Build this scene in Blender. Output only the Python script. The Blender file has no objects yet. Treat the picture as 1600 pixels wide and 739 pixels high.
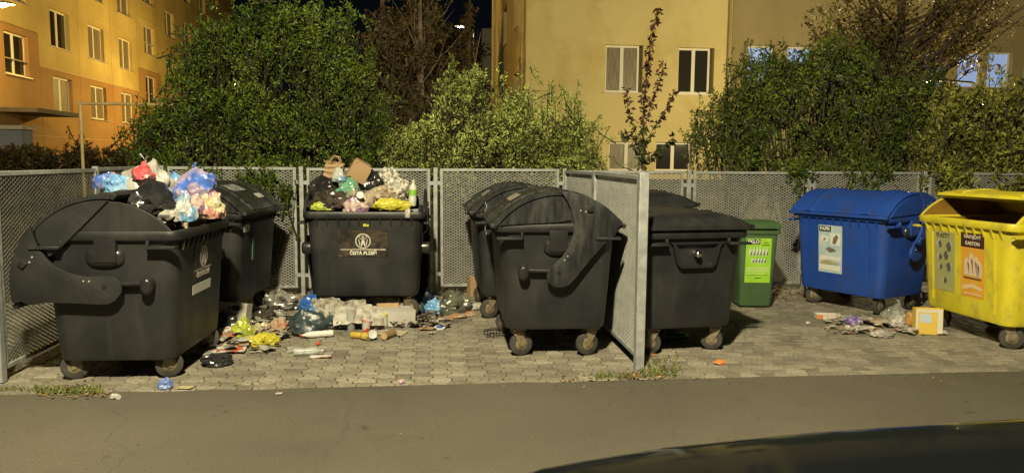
import bpy, bmesh, math, random
import numpy as np
from mathutils import Vector, Matrix, noise
R = math.radians; PI = math.pi
random.seed(7); rng = np.random.default_rng(7)
scene = bpy.context.scene
COL = scene.collection

# ------------------------------------------------------------------ camera
CAM_H = 1.624; YAW = 0.10813; PITCH = 0.10033; ROLL = 0.00869; FPX = 1153.9
_fw = np.array([math.sin(YAW)*math.cos(PITCH), math.cos(YAW)*math.cos(PITCH), -math.sin(PITCH)])
_r = np.cross(_fw, [0, 0, 1]); _r /= np.linalg.norm(_r); _u = np.cross(_r, _fw)
_c, _s = math.cos(ROLL), math.sin(ROLL)
CR, CU = _c*_r+_s*_u, -_s*_r+_c*_u
camd = bpy.data.cameras.new('camera'); cam = bpy.data.objects.new('camera', camd); COL.objects.link(cam)
camd.sensor_width = 36; camd.lens = FPX/1600*36; camd.clip_end = 3000; camd.clip_start = 0.02
cam.matrix_world = Matrix(((CR[0], CU[0], -_fw[0], 0), (CR[1], CU[1], -_fw[1], 0), (CR[2], CU[2], -_fw[2], CAM_H), (0, 0, 0, 1)))
scene.camera = cam
def ray(px, py): return _fw + CR*(px-800)/FPX - CU*(py-369.5)/FPX
def G(px, py, z=0.0):                       # place on the level z
    d = ray(px, py); k = (z-CAM_H)/d[2]; return Vector((d[0]*k, d[1]*k, z))
def PY(px, py, Y):                          # place at distance Y
    d = ray(px, py); k = Y/d[1]; return Vector((d[0]*k, Y, CAM_H+d[2]*k))

# ------------------------------------------------------------------ night sky, faint moon, exposure
w = bpy.data.worlds.new('World'); scene.world = w; w.use_nodes = True
nt = w.node_tree; nt.nodes.clear()
sky = nt.nodes.new('ShaderNodeTexSky'); sky.sky_type = 'NISHITA'; sky.sun_disc = False
SUN_EL, SUN_AZ = R(42), R(205)
sky.sun_elevation = SUN_EL; sky.sun_rotation = SUN_AZ
bgn = nt.nodes.new('ShaderNodeBackground'); bgn.inputs[1].default_value = 0.0006
wo = nt.nodes.new('ShaderNodeOutputWorld'); nt.links.new(sky.outputs[0], bgn.inputs[0]); nt.links.new(bgn.outputs[0], wo.inputs[0])
sd = bpy.data.lights.new('moonlight', 'SUN'); sd.energy = 0.03; sd.angle = R(0.5); sd.color = (1, .93, .8)
so = bpy.data.objects.new('moonlight', sd); COL.objects.link(so)
so.rotation_euler = Vector((math.sin(SUN_AZ)*math.cos(SUN_EL), math.cos(SUN_AZ)*math.cos(SUN_EL), math.sin(SUN_EL))).to_track_quat('Z', 'Y').to_euler()
so.location = (-3, -5, 20)
scene.view_settings.view_transform = 'Standard'; scene.view_settings.look = 'None'
scene.view_settings.exposure = 0.0; scene.view_settings.gamma = 1
scene.render.engine = 'CYCLES'
scene.cycles.use_denoising = True
scene.cycles.max_bounces = 8; scene.cycles.transparent_max_bounces = 12
scene.cycles.sample_clamp_indirect = 4

# ------------------------------------------------------------------ materials
def mat(name, col, rough=.6, metal=0., col2=None, scale=8., detail=4., bump=0., bscale=None, contrast=(.35, .65),
        spec=.5, trans=0., alpha=1., island=0., emit=None, estr=0., stretch=None, dirt=None, dscale=2.5, dlim=(.5, .7), coat=0., dst=None, rough2=None, hue=0.):
    m = bpy.data.materials.new(name); m.use_nodes = True
    t = m.node_tree; N = t.nodes; L = t.links; b = N['Principled BSDF']
    b.inputs['Roughness'].default_value = rough; b.inputs['Metallic'].default_value = metal
    b.inputs['Specular IOR Level'].default_value = spec; b.inputs['Coat Weight'].default_value = coat
    tc = N.new('ShaderNodeTexCoord'); mp = N.new('ShaderNodeMapping'); L.new(tc.outputs['Object'], mp.inputs[0])
    if stretch: mp.inputs['Scale'].default_value = stretch
    c = None
    if col2 is not None or dirt is not None or island or hue:
        mx = N.new('ShaderNodeMix'); mx.data_type = 'RGBA'
        mx.inputs[6].default_value = (*col, 1); mx.inputs[7].default_value = (*(col2 or col), 1)
        nz = N.new('ShaderNodeTexNoise'); nz.inputs['Scale'].default_value = scale; nz.inputs['Detail'].default_value = detail
        L.new(mp.outputs[0], nz.inputs[0])
        rp = N.new('ShaderNodeMapRange'); rp.inputs[1].default_value = contrast[0]; rp.inputs[2].default_value = contrast[1]
        L.new(nz.outputs[0], rp.inputs[0]); L.new(rp.outputs[0], mx.inputs[0]); c = mx.outputs[2]
        if rough2 is not None:
            rr = N.new('ShaderNodeMapRange'); rr.inputs[3].default_value = rough; rr.inputs[4].default_value = rough2
            L.new(rp.outputs[0], rr.inputs[0]); L.new(rr.outputs[0], b.inputs['Roughness'])
    if dirt is not None:
        m2 = N.new('ShaderNodeMix'); m2.data_type = 'RGBA'; m2.inputs[7].default_value = (*dirt, 1)
        n2 = N.new('ShaderNodeTexNoise'); n2.inputs['Scale'].default_value = dscale; n2.inputs['Detail'].default_value = 8; n2.inputs['Roughness'].default_value = .68
        m3 = N.new('ShaderNodeMapping'); m3.inputs['Scale'].default_value = dst or (1, 1, 1); L.new(tc.outputs['Object'], m3.inputs[0]); L.new(m3.outputs[0], n2.inputs[0])
        r2 = N.new('ShaderNodeMapRange'); r2.inputs[1].default_value = dlim[0]; r2.inputs[2].default_value = dlim[1]
        L.new(n2.outputs[0], r2.inputs[0]); L.new(r2.outputs[0], m2.inputs[0]); L.new(c, m2.inputs[6]); c = m2.outputs[2]
    if island:
        gi = N.new('ShaderNodeNewGeometry'); oi = N.new('ShaderNodeObjectInfo')
        ad = N.new('ShaderNodeMath'); ad.operation = 'ADD'; L.new(gi.outputs['Random Per Island'], ad.inputs[0]); L.new(oi.outputs['Random'], ad.inputs[1])
        fr = N.new('ShaderNodeMath'); fr.operation = 'FRACT'; L.new(ad.outputs[0], fr.inputs[0])
        hs = N.new('ShaderNodeHueSaturation'); v = N.new('ShaderNodeMapRange'); v.inputs[3].default_value = 1-island; v.inputs[4].default_value = 1+island
        L.new(fr.outputs[0], v.inputs[0]); L.new(v.outputs[0], hs.inputs['Value'])
        if hue:
            h = N.new('ShaderNodeMapRange'); h.inputs[3].default_value = .5-hue; h.inputs[4].default_value = .5+hue
            f2 = N.new('ShaderNodeMath'); f2.operation = 'MULTIPLY'; f2.inputs[1].default_value = 7.31; L.new(fr.outputs[0], f2.inputs[0])
            f3 = N.new('ShaderNodeMath'); f3.operation = 'FRACT'; L.new(f2.outputs[0], f3.inputs[0])
            L.new(f3.outputs[0], h.inputs[0]); L.new(h.outputs[0], hs.inputs['Hue'])
        L.new(c, hs.inputs['Color']); c = hs.outputs[0]
    if c is not None: L.new(c, b.inputs['Base Color'])
    else: b.inputs['Base Color'].default_value = (*col, 1)
    if bump:
        nb = N.new('ShaderNodeTexNoise'); nb.inputs['Scale'].default_value = bscale or scale*4; nb.inputs['Detail'].default_value = 6
        L.new(mp.outputs[0], nb.inputs[0]); bp = N.new('ShaderNodeBump'); bp.inputs['Strength'].default_value = bump; bp.inputs['Distance'].default_value = .01
        L.new(nb.outputs[0], bp.inputs['Height']); L.new(bp.outputs[0], b.inputs['Normal'])
    if alpha < 1: b.inputs['Alpha'].default_value = alpha
    if emit: b.inputs['Emission Color'].default_value = (*emit, 1); b.inputs['Emission Strength'].default_value = estr
    if trans:
        out = N['Material Output']; tr = N.new('ShaderNodeBsdfTranslucent'); ms = N.new('ShaderNodeMixShader'); ms.inputs[0].default_value = trans
        if c is not None: L.new(c, tr.inputs[0])
        else: tr.inputs[0].default_value = (*col, 1)
        L.new(b.outputs[0], ms.inputs[1]); L.new(tr.outputs[0], ms.inputs[2]); L.new(ms.outputs[0], out.inputs[0])
    return m
M = {}
M['asphalt'] = mat('asphalt', (.072, .064, .047), .85, col2=(.118, .104, .076), scale=90, detail=8, bump=.5, bscale=160, dirt=(.068, .058, .042), dscale=1.1, dlim=(.5, .75), contrast=(.3, .7), rough2=.7)
def road_wear(m):
    t = m.node_tree; N = t.nodes; L = t.links; b = N['Principled BSDF']; src = b.inputs['Base Color'].links[0].from_socket
    tc = N.new('ShaderNodeTexCoord'); nz = N.new('ShaderNodeTexNoise'); nz.inputs['Scale'].default_value = 1.3; nz.inputs['Detail'].default_value = 6
    L.new(tc.outputs['Object'], nz.inputs[0]); va = N.new('ShaderNodeVectorMath'); va.operation = 'MULTIPLY_ADD'; va.inputs[1].default_value = (.8, .8, 0); L.new(nz.outputs['Color'], va.inputs[0]); L.new(tc.outputs['Object'], va.inputs[2])
    vo = N.new('ShaderNodeTexVoronoi'); vo.feature = 'DISTANCE_TO_EDGE'; vo.inputs['Scale'].default_value = .42; L.new(va.outputs[0], vo.inputs[0])
    r1 = N.new('ShaderNodeMapRange'); r1.inputs[1].default_value = .001; r1.inputs[2].default_value = .004; r1.inputs[3].default_value = .86; r1.inputs[4].default_value = 1; L.new(vo.outputs[0], r1.inputs[0])
    n2 = N.new('ShaderNodeTexNoise'); n2.inputs['Scale'].default_value = 5.5; n2.inputs['Detail'].default_value = 5; L.new(tc.outputs['Object'], n2.inputs[0])
    r2 = N.new('ShaderNodeMapRange'); r2.inputs[1].default_value = .66; r2.inputs[2].default_value = .72; r2.inputs[3].default_value = 1; r2.inputs[4].default_value = .55; L.new(n2.outputs[0], r2.inputs[0])
    n3 = N.new('ShaderNodeTexNoise'); n3.inputs['Scale'].default_value = .55; n3.inputs['Detail'].default_value = 3; L.new(tc.outputs['Object'], n3.inputs[0])
    r3 = N.new('ShaderNodeMapRange'); r3.inputs[1].default_value = .35; r3.inputs[2].default_value = .65; r3.inputs[3].default_value = .78; r3.inputs[4].default_value = 1.18; L.new(n3.outputs[0], r3.inputs[0])
    m1 = N.new('ShaderNodeMath'); m1.operation = 'MULTIPLY'; L.new(r1.outputs[0], m1.inputs[0]); L.new(r2.outputs[0], m1.inputs[1])
    m2 = N.new('ShaderNodeMath'); m2.operation = 'MULTIPLY'; L.new(m1.outputs[0], m2.inputs[0]); L.new(r3.outputs[0], m2.inputs[1])
    hs = N.new('ShaderNodeHueSaturation'); L.new(m2.outputs[0], hs.inputs['Value']); L.new(src, hs.inputs['Color']); L.new(hs.outputs[0], b.inputs['Base Color'])
road_wear(M['asphalt'])
M['paver'] = mat('paver', (.27, .243, .185), .85, col2=(.18, .163, .125), scale=26, detail=7, bump=.35, bscale=120, island=.24, dirt=(.11, .095, .07), dscale=1.7, dlim=(.47, .72))
M['sand'] = mat('joint_sand', (.05, .042, .03), .95, col2=(.025, .022, .016), scale=30)
M['soil'] = mat('soil', (.05, .042, .025), .95, col2=(.03, .04, .015), scale=3, bump=.5, bscale=30)
M['galv'] = mat('galvanised_steel', (.29, .30, .30), .5, .35, col2=(.40, .41, .40), scale=14, detail=6, bump=.05, dirt=(.2, .18, .15), dscale=5, dlim=(.55, .8), rough2=.65)
M['mesh'] = mat('galvanised_mesh', (.38, .375, .35), .55, .25, col2=(.29, .29, .275), scale=9.0, detail=5, dirt=(.22, .19, .15), dscale=7, dlim=(.58, .8))
M['black'] = mat('black_plastic', (.013, .014, .0155), .40, col2=(.020, .0205, .021), scale=3, detail=7, bump=.04, bscale=60, dirt=(.040, .039, .035), dscale=3.2, dlim=(.52, .86), dst=(2.2, 2.2, .55), rough2=.58)
M['black_lid'] = mat('black_lid_plastic', (.014, .0155, .0165), .25, col2=(.026, .027, .027), scale=5, detail=8, bump=.05, bscale=45, stretch=(1, 4, 1), dirt=(.075, .072, .064), dscale=3.2, dlim=(.57, .84), rough2=.52)
M['pit'] = mat('dark_recess_plastic', (.018, .018, .019), .3, spec=.6)
M['blue'] = mat('blue_plastic', (.014, .055, .29), .40, col2=(.018, .065, .34), scale=3, detail=6, bump=.04, bscale=60, dirt=(.035, .05, .12), dscale=3.4, dlim=(.50, .74), dst=(1.6, 1.6, .6))
M['yellow'] = mat('yellow_plastic', (.55, .47, .022), .45, col2=(.64, .55, .03), scale=3, detail=6, bump=.04, bscale=60, dirt=(.26, .22, .06), dscale=3.6, dlim=(.50, .76), dst=(1.3, 1.3, .8))
M['yellow_in'] = mat('yellow_brown_inside', (.26, .15, .012), .6, col2=(.16, .09, .012), scale=5)  # brownish orange, darker than the outer yellow plastic
M['green'] = mat('green_plastic', (.052, .10, .042), .45, col2=(.062, .118, .05), scale=4, bump=.04, bscale=60, dirt=(.06, .11, .04), dscale=3, dlim=(.55, .8))
M['rubber'] = mat('rubber', (.055, .050, .042), .75, col2=(.032, .030, .026), scale=18, bump=.1)
M['fork'] = mat('caster_steel', (.30, .26, .18), .55, .4, col2=(.2, .16, .1), scale=20, dirt=(.12, .07, .03), dscale=12)
M['chrome'] = mat('polished_steel', (.8, .8, .8), .18, 1.)
M['leaf_dark'] = mat('leaf_dark_green', (.150, .215, .022), .42, col2=(.046, .082, .008), scale=1.6, trans=.22, island=.45, hue=.02, spec=.4)
M['leaf_silver'] = mat('leaf_silver_green', (.48, .54, .15), .5, col2=(.17, .22, .04), scale=2.0, trans=.2, island=.45, hue=.02, spec=.35)
M['leaf_mid'] = mat('leaf_mid_green', (.145, .200, .022), .42, col2=(.044, .074, .008), scale=1.7, trans=.22, island=.5, hue=.03, spec=.4)
M['leaf_olive'] = mat('leaf_olive_green', (.30, .30, .05), .5, col2=(.12, .135, .025), scale=1.7, trans=.22, island=.45, hue=.02, spec=.4)
M['leaf_brown'] = mat('leaf_brown', (.12, .085, .025), .6, col2=(.055, .045, .014), scale=1.2, trans=.3, island=.5, hue=.03)
M['leaf_red'] = mat('leaf_reddish', (.095, .036, .018), .6, col2=(.06, .03, .014), scale=2.5, trans=.2, island=.5, hue=.02)
M['leaf_sap'] = mat('leaf_sapling_green', (.07, .085, .02), .6, col2=(.05, .05, .016), scale=2.5, trans=.2, island=.5, hue=.02)
M['bark'] = mat('bark', (.085, .055, .032), .9, col2=(.05, .034, .022), scale=12, stretch=(1, 1, .25), bump=.3)
M['bark_pale'] = mat('pale_bark', (.22, .16, .11), .85, col2=(.1, .07, .045), scale=9, stretch=(1, 1, .4), bump=.2)
M['stem'] = mat('shoot_bark', (.035, .030, .016), .9)
M['litter_leaf'] = mat('fallen_leaf', (.26, .17, .06), .7, col2=(.16, .10, .04), scale=9, island=.5, hue=.03)
M['grass'] = mat('grass_blade', (.10, .16, .03), .7, col2=(.16, .14, .05), scale=6, island=.4)
M['pl_up'] = mat('ochre_plaster', (.60, .48, .17), .9, col2=(.47, .36, .13), scale=.5, detail=8, bump=.3, bscale=18, dirt=(.36, .25, .09), dscale=.35, dlim=(.45, .8))
M['pl_low'] = mat('brick_orange_plaster', (.42, .255, .095), .9, col2=(.33, .19, .07), scale=.5, detail=8, bump=.3, bscale=18, dirt=(.30, .14, .045), dscale=.35, dlim=(.45, .8))
M['seal'] = mat('joint_seal', (.60, .50, .34), .8)
M['pl_yel'] = mat('yellow_plaster', (.68, .56, .25), .9, col2=(.60, .49, .21), scale=.6, detail=8, bump=.12, bscale=24, dirt=(.42, .29, .07), dscale=.5, dlim=(.5, .85))
M['pl_yel_shade'] = mat('shaded_yellow_plaster', (.40, .32, .16), .9, col2=(.33, .26, .12), scale=.6, detail=8, bump=.15, bscale=24)  # yellow plaster with the wing's shade put into its colour; also cores, drainpipe
M['pl_grey'] = mat('grey_plaster', (.25, .26, .30), .9, col2=(.2, .2, .22), scale=.6)
M['wframe'] = mat('window_frame', (.74, .69, .55), .5)
M['sill'] = mat('sill_metal', (.45, .42, .36), .45, .3)
M['glass'] = mat('dark_window_glass', (.030, .026, .02), .08, spec=.8)
M['curtain'] = mat('curtained_window_glass', (.24, .20, .12), .35, col2=(.14, .11, .07), scale=6, stretch=(6, 6, .4), spec=.7)
M['roofing'] = mat('roofing', (.06, .05, .05), .8)
M['door'] = mat('door_panel', (.55, .42, .1), .5)
M['lit_cool'] = mat('lit_window_cool', (.3, .35, .4), .3, emit=(.34, .52, 1.), estr=.5)
M['lamp_glow'] = mat('lamp_glow', (1, .8, .5), .4, emit=(1., .66, .22), estr=12)
M['lamp_white'] = mat('lamp_glow_white', (1, 1, 1), .4, emit=(1., .85, .6), estr=5)
M['steel_paint'] = mat('painted_pole_steel', (.45, .42, .36), .5, .3)
M['car'] = mat('black_car_paint', (.004, .005, .006), .10, coat=.0, spec=.12)
M['car_glass'] = mat('car_glass', (.01, .012, .014), .03, spec=.8)
M['trim'] = mat('car_trim', (.02, .02, .02), .5)
M['headl'] = mat('headlight_lens', (.5, .5, .52), .08, .4)

# ------------------------------------------------------------------ mesh helpers
class MB:
    def __init__(s): s.v = []; s.f = []
    def add(s, vs, fs, mtx=None):
        k = len(s.v)
        s.v += [tuple(mtx @ Vector(v)) if mtx else tuple(v) for v in vs]
        s.f += [tuple(i+k for i in f) for f in fs]; return s
    def box(s, c, d, mtx=None, rz=0):
        x, y, z = d[0]/2, d[1]/2, d[2]/2
        m = Matrix.Translation(c) @ Matrix.Rotation(rz, 4, 'Z')
        if mtx: m = mtx @ m
        return s.add([(-x, -y, -z), (x, -y, -z), (x, y, -z), (-x, y, -z), (-x, -y, z), (x, -y, z), (x, y, z), (-x, y, z)],
                     [(0, 3, 2, 1), (4, 5, 6, 7), (0, 1, 5, 4), (1, 2, 6, 5), (2, 3, 7, 6), (3, 0, 4, 7)], m)
    def tube(s, pts, rad, n=8, cap=True):
        pts = [Vector(p) for p in pts]; rs = rad if isinstance(rad, (list, tuple)) else [rad]*len(pts)
        rings = []; ref = None
        for i, p in enumerate(pts):
            t = (pts[min(i+1, len(pts)-1)]-pts[max(i-1, 0)]).normalized()
            if ref is None: ref = t.orthogonal().normalized()
            a = (ref-t*ref.dot(t)).normalized(); ref = a; b = t.cross(a)
            rings.append([p+(a*math.cos(2*PI*j/n)+b*math.sin(2*PI*j/n))*rs[i] for j in range(n)])
        return s.loft(rings, cap)
    def loft(s, rings, cap=True, closed=True):
        n = len(rings[0]); vs = [v for r in rings for v in r]; fs = []
        for i in range(len(rings)-1):
            for j in range(n if closed else n-1):
                k = (j+1) % n
                fs.append((i*n+j, i*n+k, (i+1)*n+k, (i+1)*n+j))
        if cap and closed: fs += [tuple(range(n))[::-1], tuple(range((len(rings)-1)*n, len(rings)*n))]
        return s.add(vs, fs)
    def lathe(s, prof, n=16, axis='Z', mtx=None, cap=True):
        rings = []
        for r, h in prof:
            ring = []
            for j in range(n):
                a = 2*PI*j/n; x, y = r*math.cos(a), r*math.sin(a)
                ring.append({'Z': (x, y, h), 'X': (h, x, y), 'Y': (y, h, x)}[axis])
            rings.append([tuple(mtx @ Vector(p)) if mtx else p for p in ring])
        return s.loft(rings, cap)
    def prism(s, poly, a, b, plane='YZ'):
        def P(p, t): return {'YZ': (t, p[0], p[1]), 'XZ': (p[0], t, p[1]), 'XY': (p[0], p[1], t)}[plane]
        n = len(poly); vs = [P(p, a) for p in poly]+[P(p, b) for p in poly]
        fs = [tuple(range(n))[::-1], tuple(range(n, 2*n))]+[(i, (i+1) % n, n+(i+1) % n, n+i) for i in range(n)]
        return s.add(vs, fs)
    def mesh(s, name, m, smooth=None):
        me = bpy.data.meshes.new(name); me.from_pydata(s.v, [], s.f); me.update()
        bm = bmesh.new(); bm.from_mesh(me); bmesh.ops.recalc_face_normals(bm, faces=bm.faces); bm.to_mesh(me); bm.free()
        if m: me.materials.append(m)
        if smooth: smooth_mesh(me, smooth)
        return me
def smooth_mesh(me, ang=35):
    me.polygons.foreach_set('use_smooth', [True]*len(me.polygons))
    me.set_sharp_from_angle(angle=R(ang))
def ob(name, me, parent=None, loc=(0, 0, 0), rot=(0, 0, 0), kind=None, scale=None):
    o = bpy.data.objects.new(name, me); COL.objects.link(o); o.parent = parent; o.location = loc; o.rotation_euler = rot
    if kind: o['kind'] = kind
    if scale: o.scale = scale
    return o
def thing(name, label, cat, loc=(0, 0, 0), rz=0., group=None):
    return tag(ob(name, None, None, loc, (0, 0, rz)), label, cat, group)
def tag(o, label, cat, group=None):
    o['label'] = label; o['category'] = cat
    if group: o['group'] = group
    return o
def bevel(me, wdt, seg=2, ang=30):
    bm = bmesh.new(); bm.from_mesh(me)
    es = [e for e in bm.edges if len(e.link_faces) == 2 and e.calc_face_angle(0) > R(ang)]
    bmesh.ops.bevel(bm, geom=es, offset=wdt, segments=seg, affect='EDGES', profile=.6); bm.to_mesh(me); bm.free(); smooth_mesh(me, 40); return me
def rrect(w, d, r, z, n=5, cx=0, cy=0):
    out = []
    for qx, qy, a0 in ((1, 1, 0), (-1, 1, 90), (-1, -1, 180), (1, -1, 270)):
        for i in range(n):
            a = R(a0+90*i/(n-1)); out.append((cx+qx*(w/2-r)+r*math.cos(a), cy+qy*(d/2-r)+r*math.sin(a), z))
    return out
def set_raw(me, V, F):
    V = np.asarray(V, dtype=np.float32); F = np.asarray(F, dtype=np.int32); k = F.shape[1]
    me.vertices.add(len(V)); me.vertices.foreach_set('co', V.ravel())
    me.loops.add(F.size); me.loops.foreach_set('vertex_index', F.ravel())
    me.polygons.add(len(F)); me.polygons.foreach_set('loop_start', np.arange(0, F.size, k, dtype=np.int32))
    me.update(calc_edges=True); return me

# ------------------------------------------------------------------ lettering (flat print)
def text_mesh(body, size, m, bold=.0, sx=1., align='CENTER'):
    cu = bpy.data.curves.new('txt', 'FONT'); cu.body = body; cu.size = size; cu.align_x = align; cu.align_y = 'CENTER'; cu.offset = bold; cu.extrude = .0004
    cu.resolution_u = 3; o = bpy.data.objects.new('txt', cu); COL.objects.link(o)
    dg = bpy.context.evaluated_depsgraph_get(); me = bpy.data.meshes.new_from_object(o.evaluated_get(dg))
    bpy.data.objects.remove(o); me.materials.clear(); me.materials.append(m)
    me.transform(Matrix.Diagonal((sx, 1, 1, 1))); return me
INK = {}
def ink(col, rough=.45):
    if col not in INK: INK[col] = mat('print_%d' % len(INK), col, rough)
    return INK[col]
def flat(pts, t=.001):      # flat print cut from polygons in the sticker's own x/y plane
    b = MB()
    for p in pts: b.prism(p, 0, t, 'XY')
    return b
def rect(x0, y0, x1, y1): return [(x0, y0), (x1, y0), (x1, y1), (x0, y1)]
def ring(cx, cy, r0, r1, n=28, a0=0, a1=360):
    o = []
    for i in range(n):
        a, b = R(a0+(a1-a0)*i/n), R(a0+(a1-a0)*(i+1)/n)
        o.append([(cx+r1*math.cos(a), cy+r1*math.sin(a)), (cx+r1*math.cos(b), cy+r1*math.sin(b)), (cx+r0*math.cos(b), cy+r0*math.sin(b)), (cx+r0*math.cos(a), cy+r0*math.sin(a))])
    return o

# ================================================================== THE SETTING
gm = MB()
def gz(y): return 0 if y < 11 else min(1.15, (y-11)*.09)
ys = [-60, -12, 5.28, 9.4, 11, 13, 15, 18, 22, 26, 40, 80, 200, 900]
for i in range(len(ys)-1):
    k = len(gm.v); y0, y1 = ys[i], ys[i+1]
    gm.v += [(-900, y0, gz(y0)-.03), (900, y0, gz(y0)-.03), (900, y1, gz(y1)-.03), (-900, y1, gz(y1)-.03)]; gm.f.append((k, k+1, k+2, k+3))
ob('ground', gm.mesh('ground', M['soil']), kind='structure')
rd = MB(); n_ = 260; e_ = [(-40+80*i/n_, 5.30+.035*noise.noise(Vector((i*.9, 0, 0)))+.05*noise.noise(Vector((i*.17, 5, 0)))) for i in range(n_+1)]
rd.v = [(x, -12, 0) for x, y in e_]+[(x, y, .0) for x, y in e_]+[(x, y+.008, -.03) for x, y in e_]
rd.f = [(k*(n_+1)+i, k*(n_+1)+i+1, (k+1)*(n_+1)+i+1, (k+1)*(n_+1)+i) for i in range(n_) for k in (0, 1)]
ob('road', rd.mesh('road', M['asphalt']), kind='structure')
EDGE_Y = 5.30
pav = ob('paved_bay', MB().box((6.4, (EDGE_Y+9.35)/2, -.065), (22.4, 9.35-EDGE_Y, .1)).mesh('paved_bay', M['sand']), kind='structure')
# interlocking H-shaped pavers
PP, PL, NB = .140, .200, .015
hw, ww = PP/2+NB-.004, PP/2-NB-.004; L2 = PL/2-.0045
prof = [(-hw, -L2), (hw, -L2), (hw, -L2*.56), (ww, -L2*.34), (ww, L2*.34), (hw, L2*.56), (hw, L2), (-hw, L2), (-hw, L2*.56), (-ww, L2*.34), (-ww, -L2*.34), (-hw, -L2*.56)]
def paver_geo(seed):
    rr = random.Random(seed); b = MB(); n = len(prof)
    j = [(x+rr.uniform(-.0015, .0015), y+rr.uniform(-.0015, .0015)) for x, y in prof]
    lo = [(x, y, -.03) for x, y in j]; mi = [(x, y, -.010) for x, y in j]; hi = [(x*.94, y*.95, 0) for x, y in j]
    b.loft([lo, mi, hi], cap=False); k = len(b.v)-n
    b.f += [tuple(k+i for i in q) for q in ((0, 1, 2, 11), (11, 2, 3, 10), (10, 3, 4, 9), (9, 4, 5, 8), (8, 5, 6, 7))]
    return b
pg = [paver_geo(i) for i in range(4)]; pm = [g.mesh('paver', M['paver']) for g in pg]
cells = []
i = 0
x = -4.7
while x < 17.4:
    y = EDGE_Y+.02+(PL/2 if i % 2 else 0)
    while y < 9.3:
        cells.append((x, y, -_fw[0]*0+(x*_fw[0]+y*_fw[1]))); y += PL
    x += PP; i += 1
def in_view(x, y):
    v = np.array([x, y, -CAM_H]); d = v @ _fw; return abs((v @ CR)/d*FPX) < 815
vis = sorted([c for c in cells if in_view(c[0], c[1])], key=lambda c: c[2])
near = set(vis[:300]); fld = MB()
for c in cells:
    z = -.003+random.uniform(-.0025, .0025)
    rot = (random.uniform(-.012, .012), random.uniform(-.012, .012), random.uniform(-.008, .008)+(PI if random.random() < .5 else 0))
    q = random.randrange(4)
    if c in near: ob('paver', pm[q], pav, (c[0], c[1], z), rot)
    else: fld.add(pg[q].v, pg[q].f, Matrix.Translation((c[0], c[1], z)) @ Matrix.Rotation(rot[2], 4, 'Z') @ Matrix.Rotation(rot[0], 4, 'X'))
ob('paver_field', fld.mesh('paver_field', M['paver']), pav, kind='stuff')

# ------------------------------------------------------------------ expanded metal fence
FH = 1.55; SP = 1.585; BY = 9.02; FX = -3.13; DX = FX+3*SP
def strand_mesh(wd, ht, cw=.060, ch=.033, sw=.0082):
    nx = round(wd/cw); nz = round(ht/ch); cw = wd/nx; ch = ht/nz; V = []; F = []
    def seg(x0, z0, x1, z1, flip):
        dx, dz = x1-x0, z1-z0; l = math.hypot(dx, dz); px, pz = -dz/l*sw/2, dx/l*sw/2
        if pz < 0: px, pz = -px, -pz
        k = len(V); dy = .003
        for (xx, zz) in ((x0, z0), (x1, z1)):
            V.extend([(xx-px, -dy, zz-pz), (xx-px*.8, -dy+.003, zz-pz*1.1), (xx+px, dy, zz+pz), (xx+px*1.1, dy-.003, zz+pz*1.1)])
        F.extend([(k, k+3, k+7, k+4), (k+1, k+2, k+6, k+5), (k, k+1, k+5, k+4), (k+3, k+2, k+6, k+7)])
    for i in range(nx):
        for j in range(nz):
            x = -wd/2+i*cw; z = j*ch
            seg(x, z+ch/2, x+cw/2, z+ch, 0); seg(x+cw/2, z+ch, x+cw, z+ch/2, 0)
            seg(x, z+ch/2, x+cw/2, z, 1); seg(x+cw/2, z, x+cw, z+ch/2, 1)
    me = bpy.data.meshes.new('expanded_mesh'); set_raw(me, V, F); me.materials.append(M['mesh']); return me
PW = SP-.125; PH0, PH1 = .09, 1.535; FT = .034
def frame_mesh(pw):
    b = MB()
    for sx in (-1, 1): b.box((sx*(pw/2-FT/2), 0, (PH0+PH1)/2), (FT, FT, PH1-PH0))
    for z in (PH0+FT/2, PH1-FT/2): b.box((0, 0, z), (pw-2*FT-.001, FT-.003, FT))
    return bevel(b.mesh('panel_frame', M['galv']), .003, 1)
fm, sm = frame_mesh(PW), strand_mesh(PW-2*FT, PH1-PH0-2*FT)
post_m = bevel(MB().box((0, 0, FH/2), (.05, .05, FH)).mesh('post', M['galv']), .004, 1)
post_big = bevel(MB().box((0, 0, FH/2), (.074, .06, FH)).mesh('post', M['galv']), .004, 1)
tab_m = MB().box((0, 0, 0), (.062, .008, .045)).mesh('bracket', M['galv'])
def panel(par, x, m=fm, s=sm, pw=PW):
    f = ob('panel_frame', m, par, (x, random.uniform(-.006, .006), random.uniform(-.008, .008)), (R(random.uniform(-.5, .5)), R(random.uniform(-.35, .35)), 0)); e = ob('expanded_mesh', s, f, (0, .006, PH0+FT), kind='stuff')
    for sx in (-1, 1):
        for z in (.25, 1.36): ob('bracket', tab_m, f, (sx*(pw/2+.022), -.012, z))
fb = thing('mesh_fence', 'long back fence of galvanised expanded metal panels behind all the bins', 'fence', (FX, BY, 0))
for k in range(11):
    ob('post', post_m, fb, (k*SP, 0, 0))
    if k < 10: panel(fb, (k+.5)*SP)
fl = thing('mesh_fence', 'galvanised side fence at the left edge beside the open overflowing bin', 'fence', (FX, BY, 0), R(-90))
fd = thing('mesh_fence', 'galvanised mesh divider standing between the black bins, its end post nearest the road', 'fence', (DX, BY-.03, 0), R(-90))
SL = (BY-5.61)/2
fm2, sm2 = frame_mesh(SL-.1), strand_mesh(SL-.1-2*FT, PH1-PH0-2*FT)
for f in (fl, fd):
    for k in range(2): panel(f, (k+.5)*SL, fm2, sm2, SL-.1)
    ob('post', post_m, f, (SL, 0, 0)); ob('post', post_big, f, (2*SL, 0, 0), (0, 0, PI/2))
    
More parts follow.
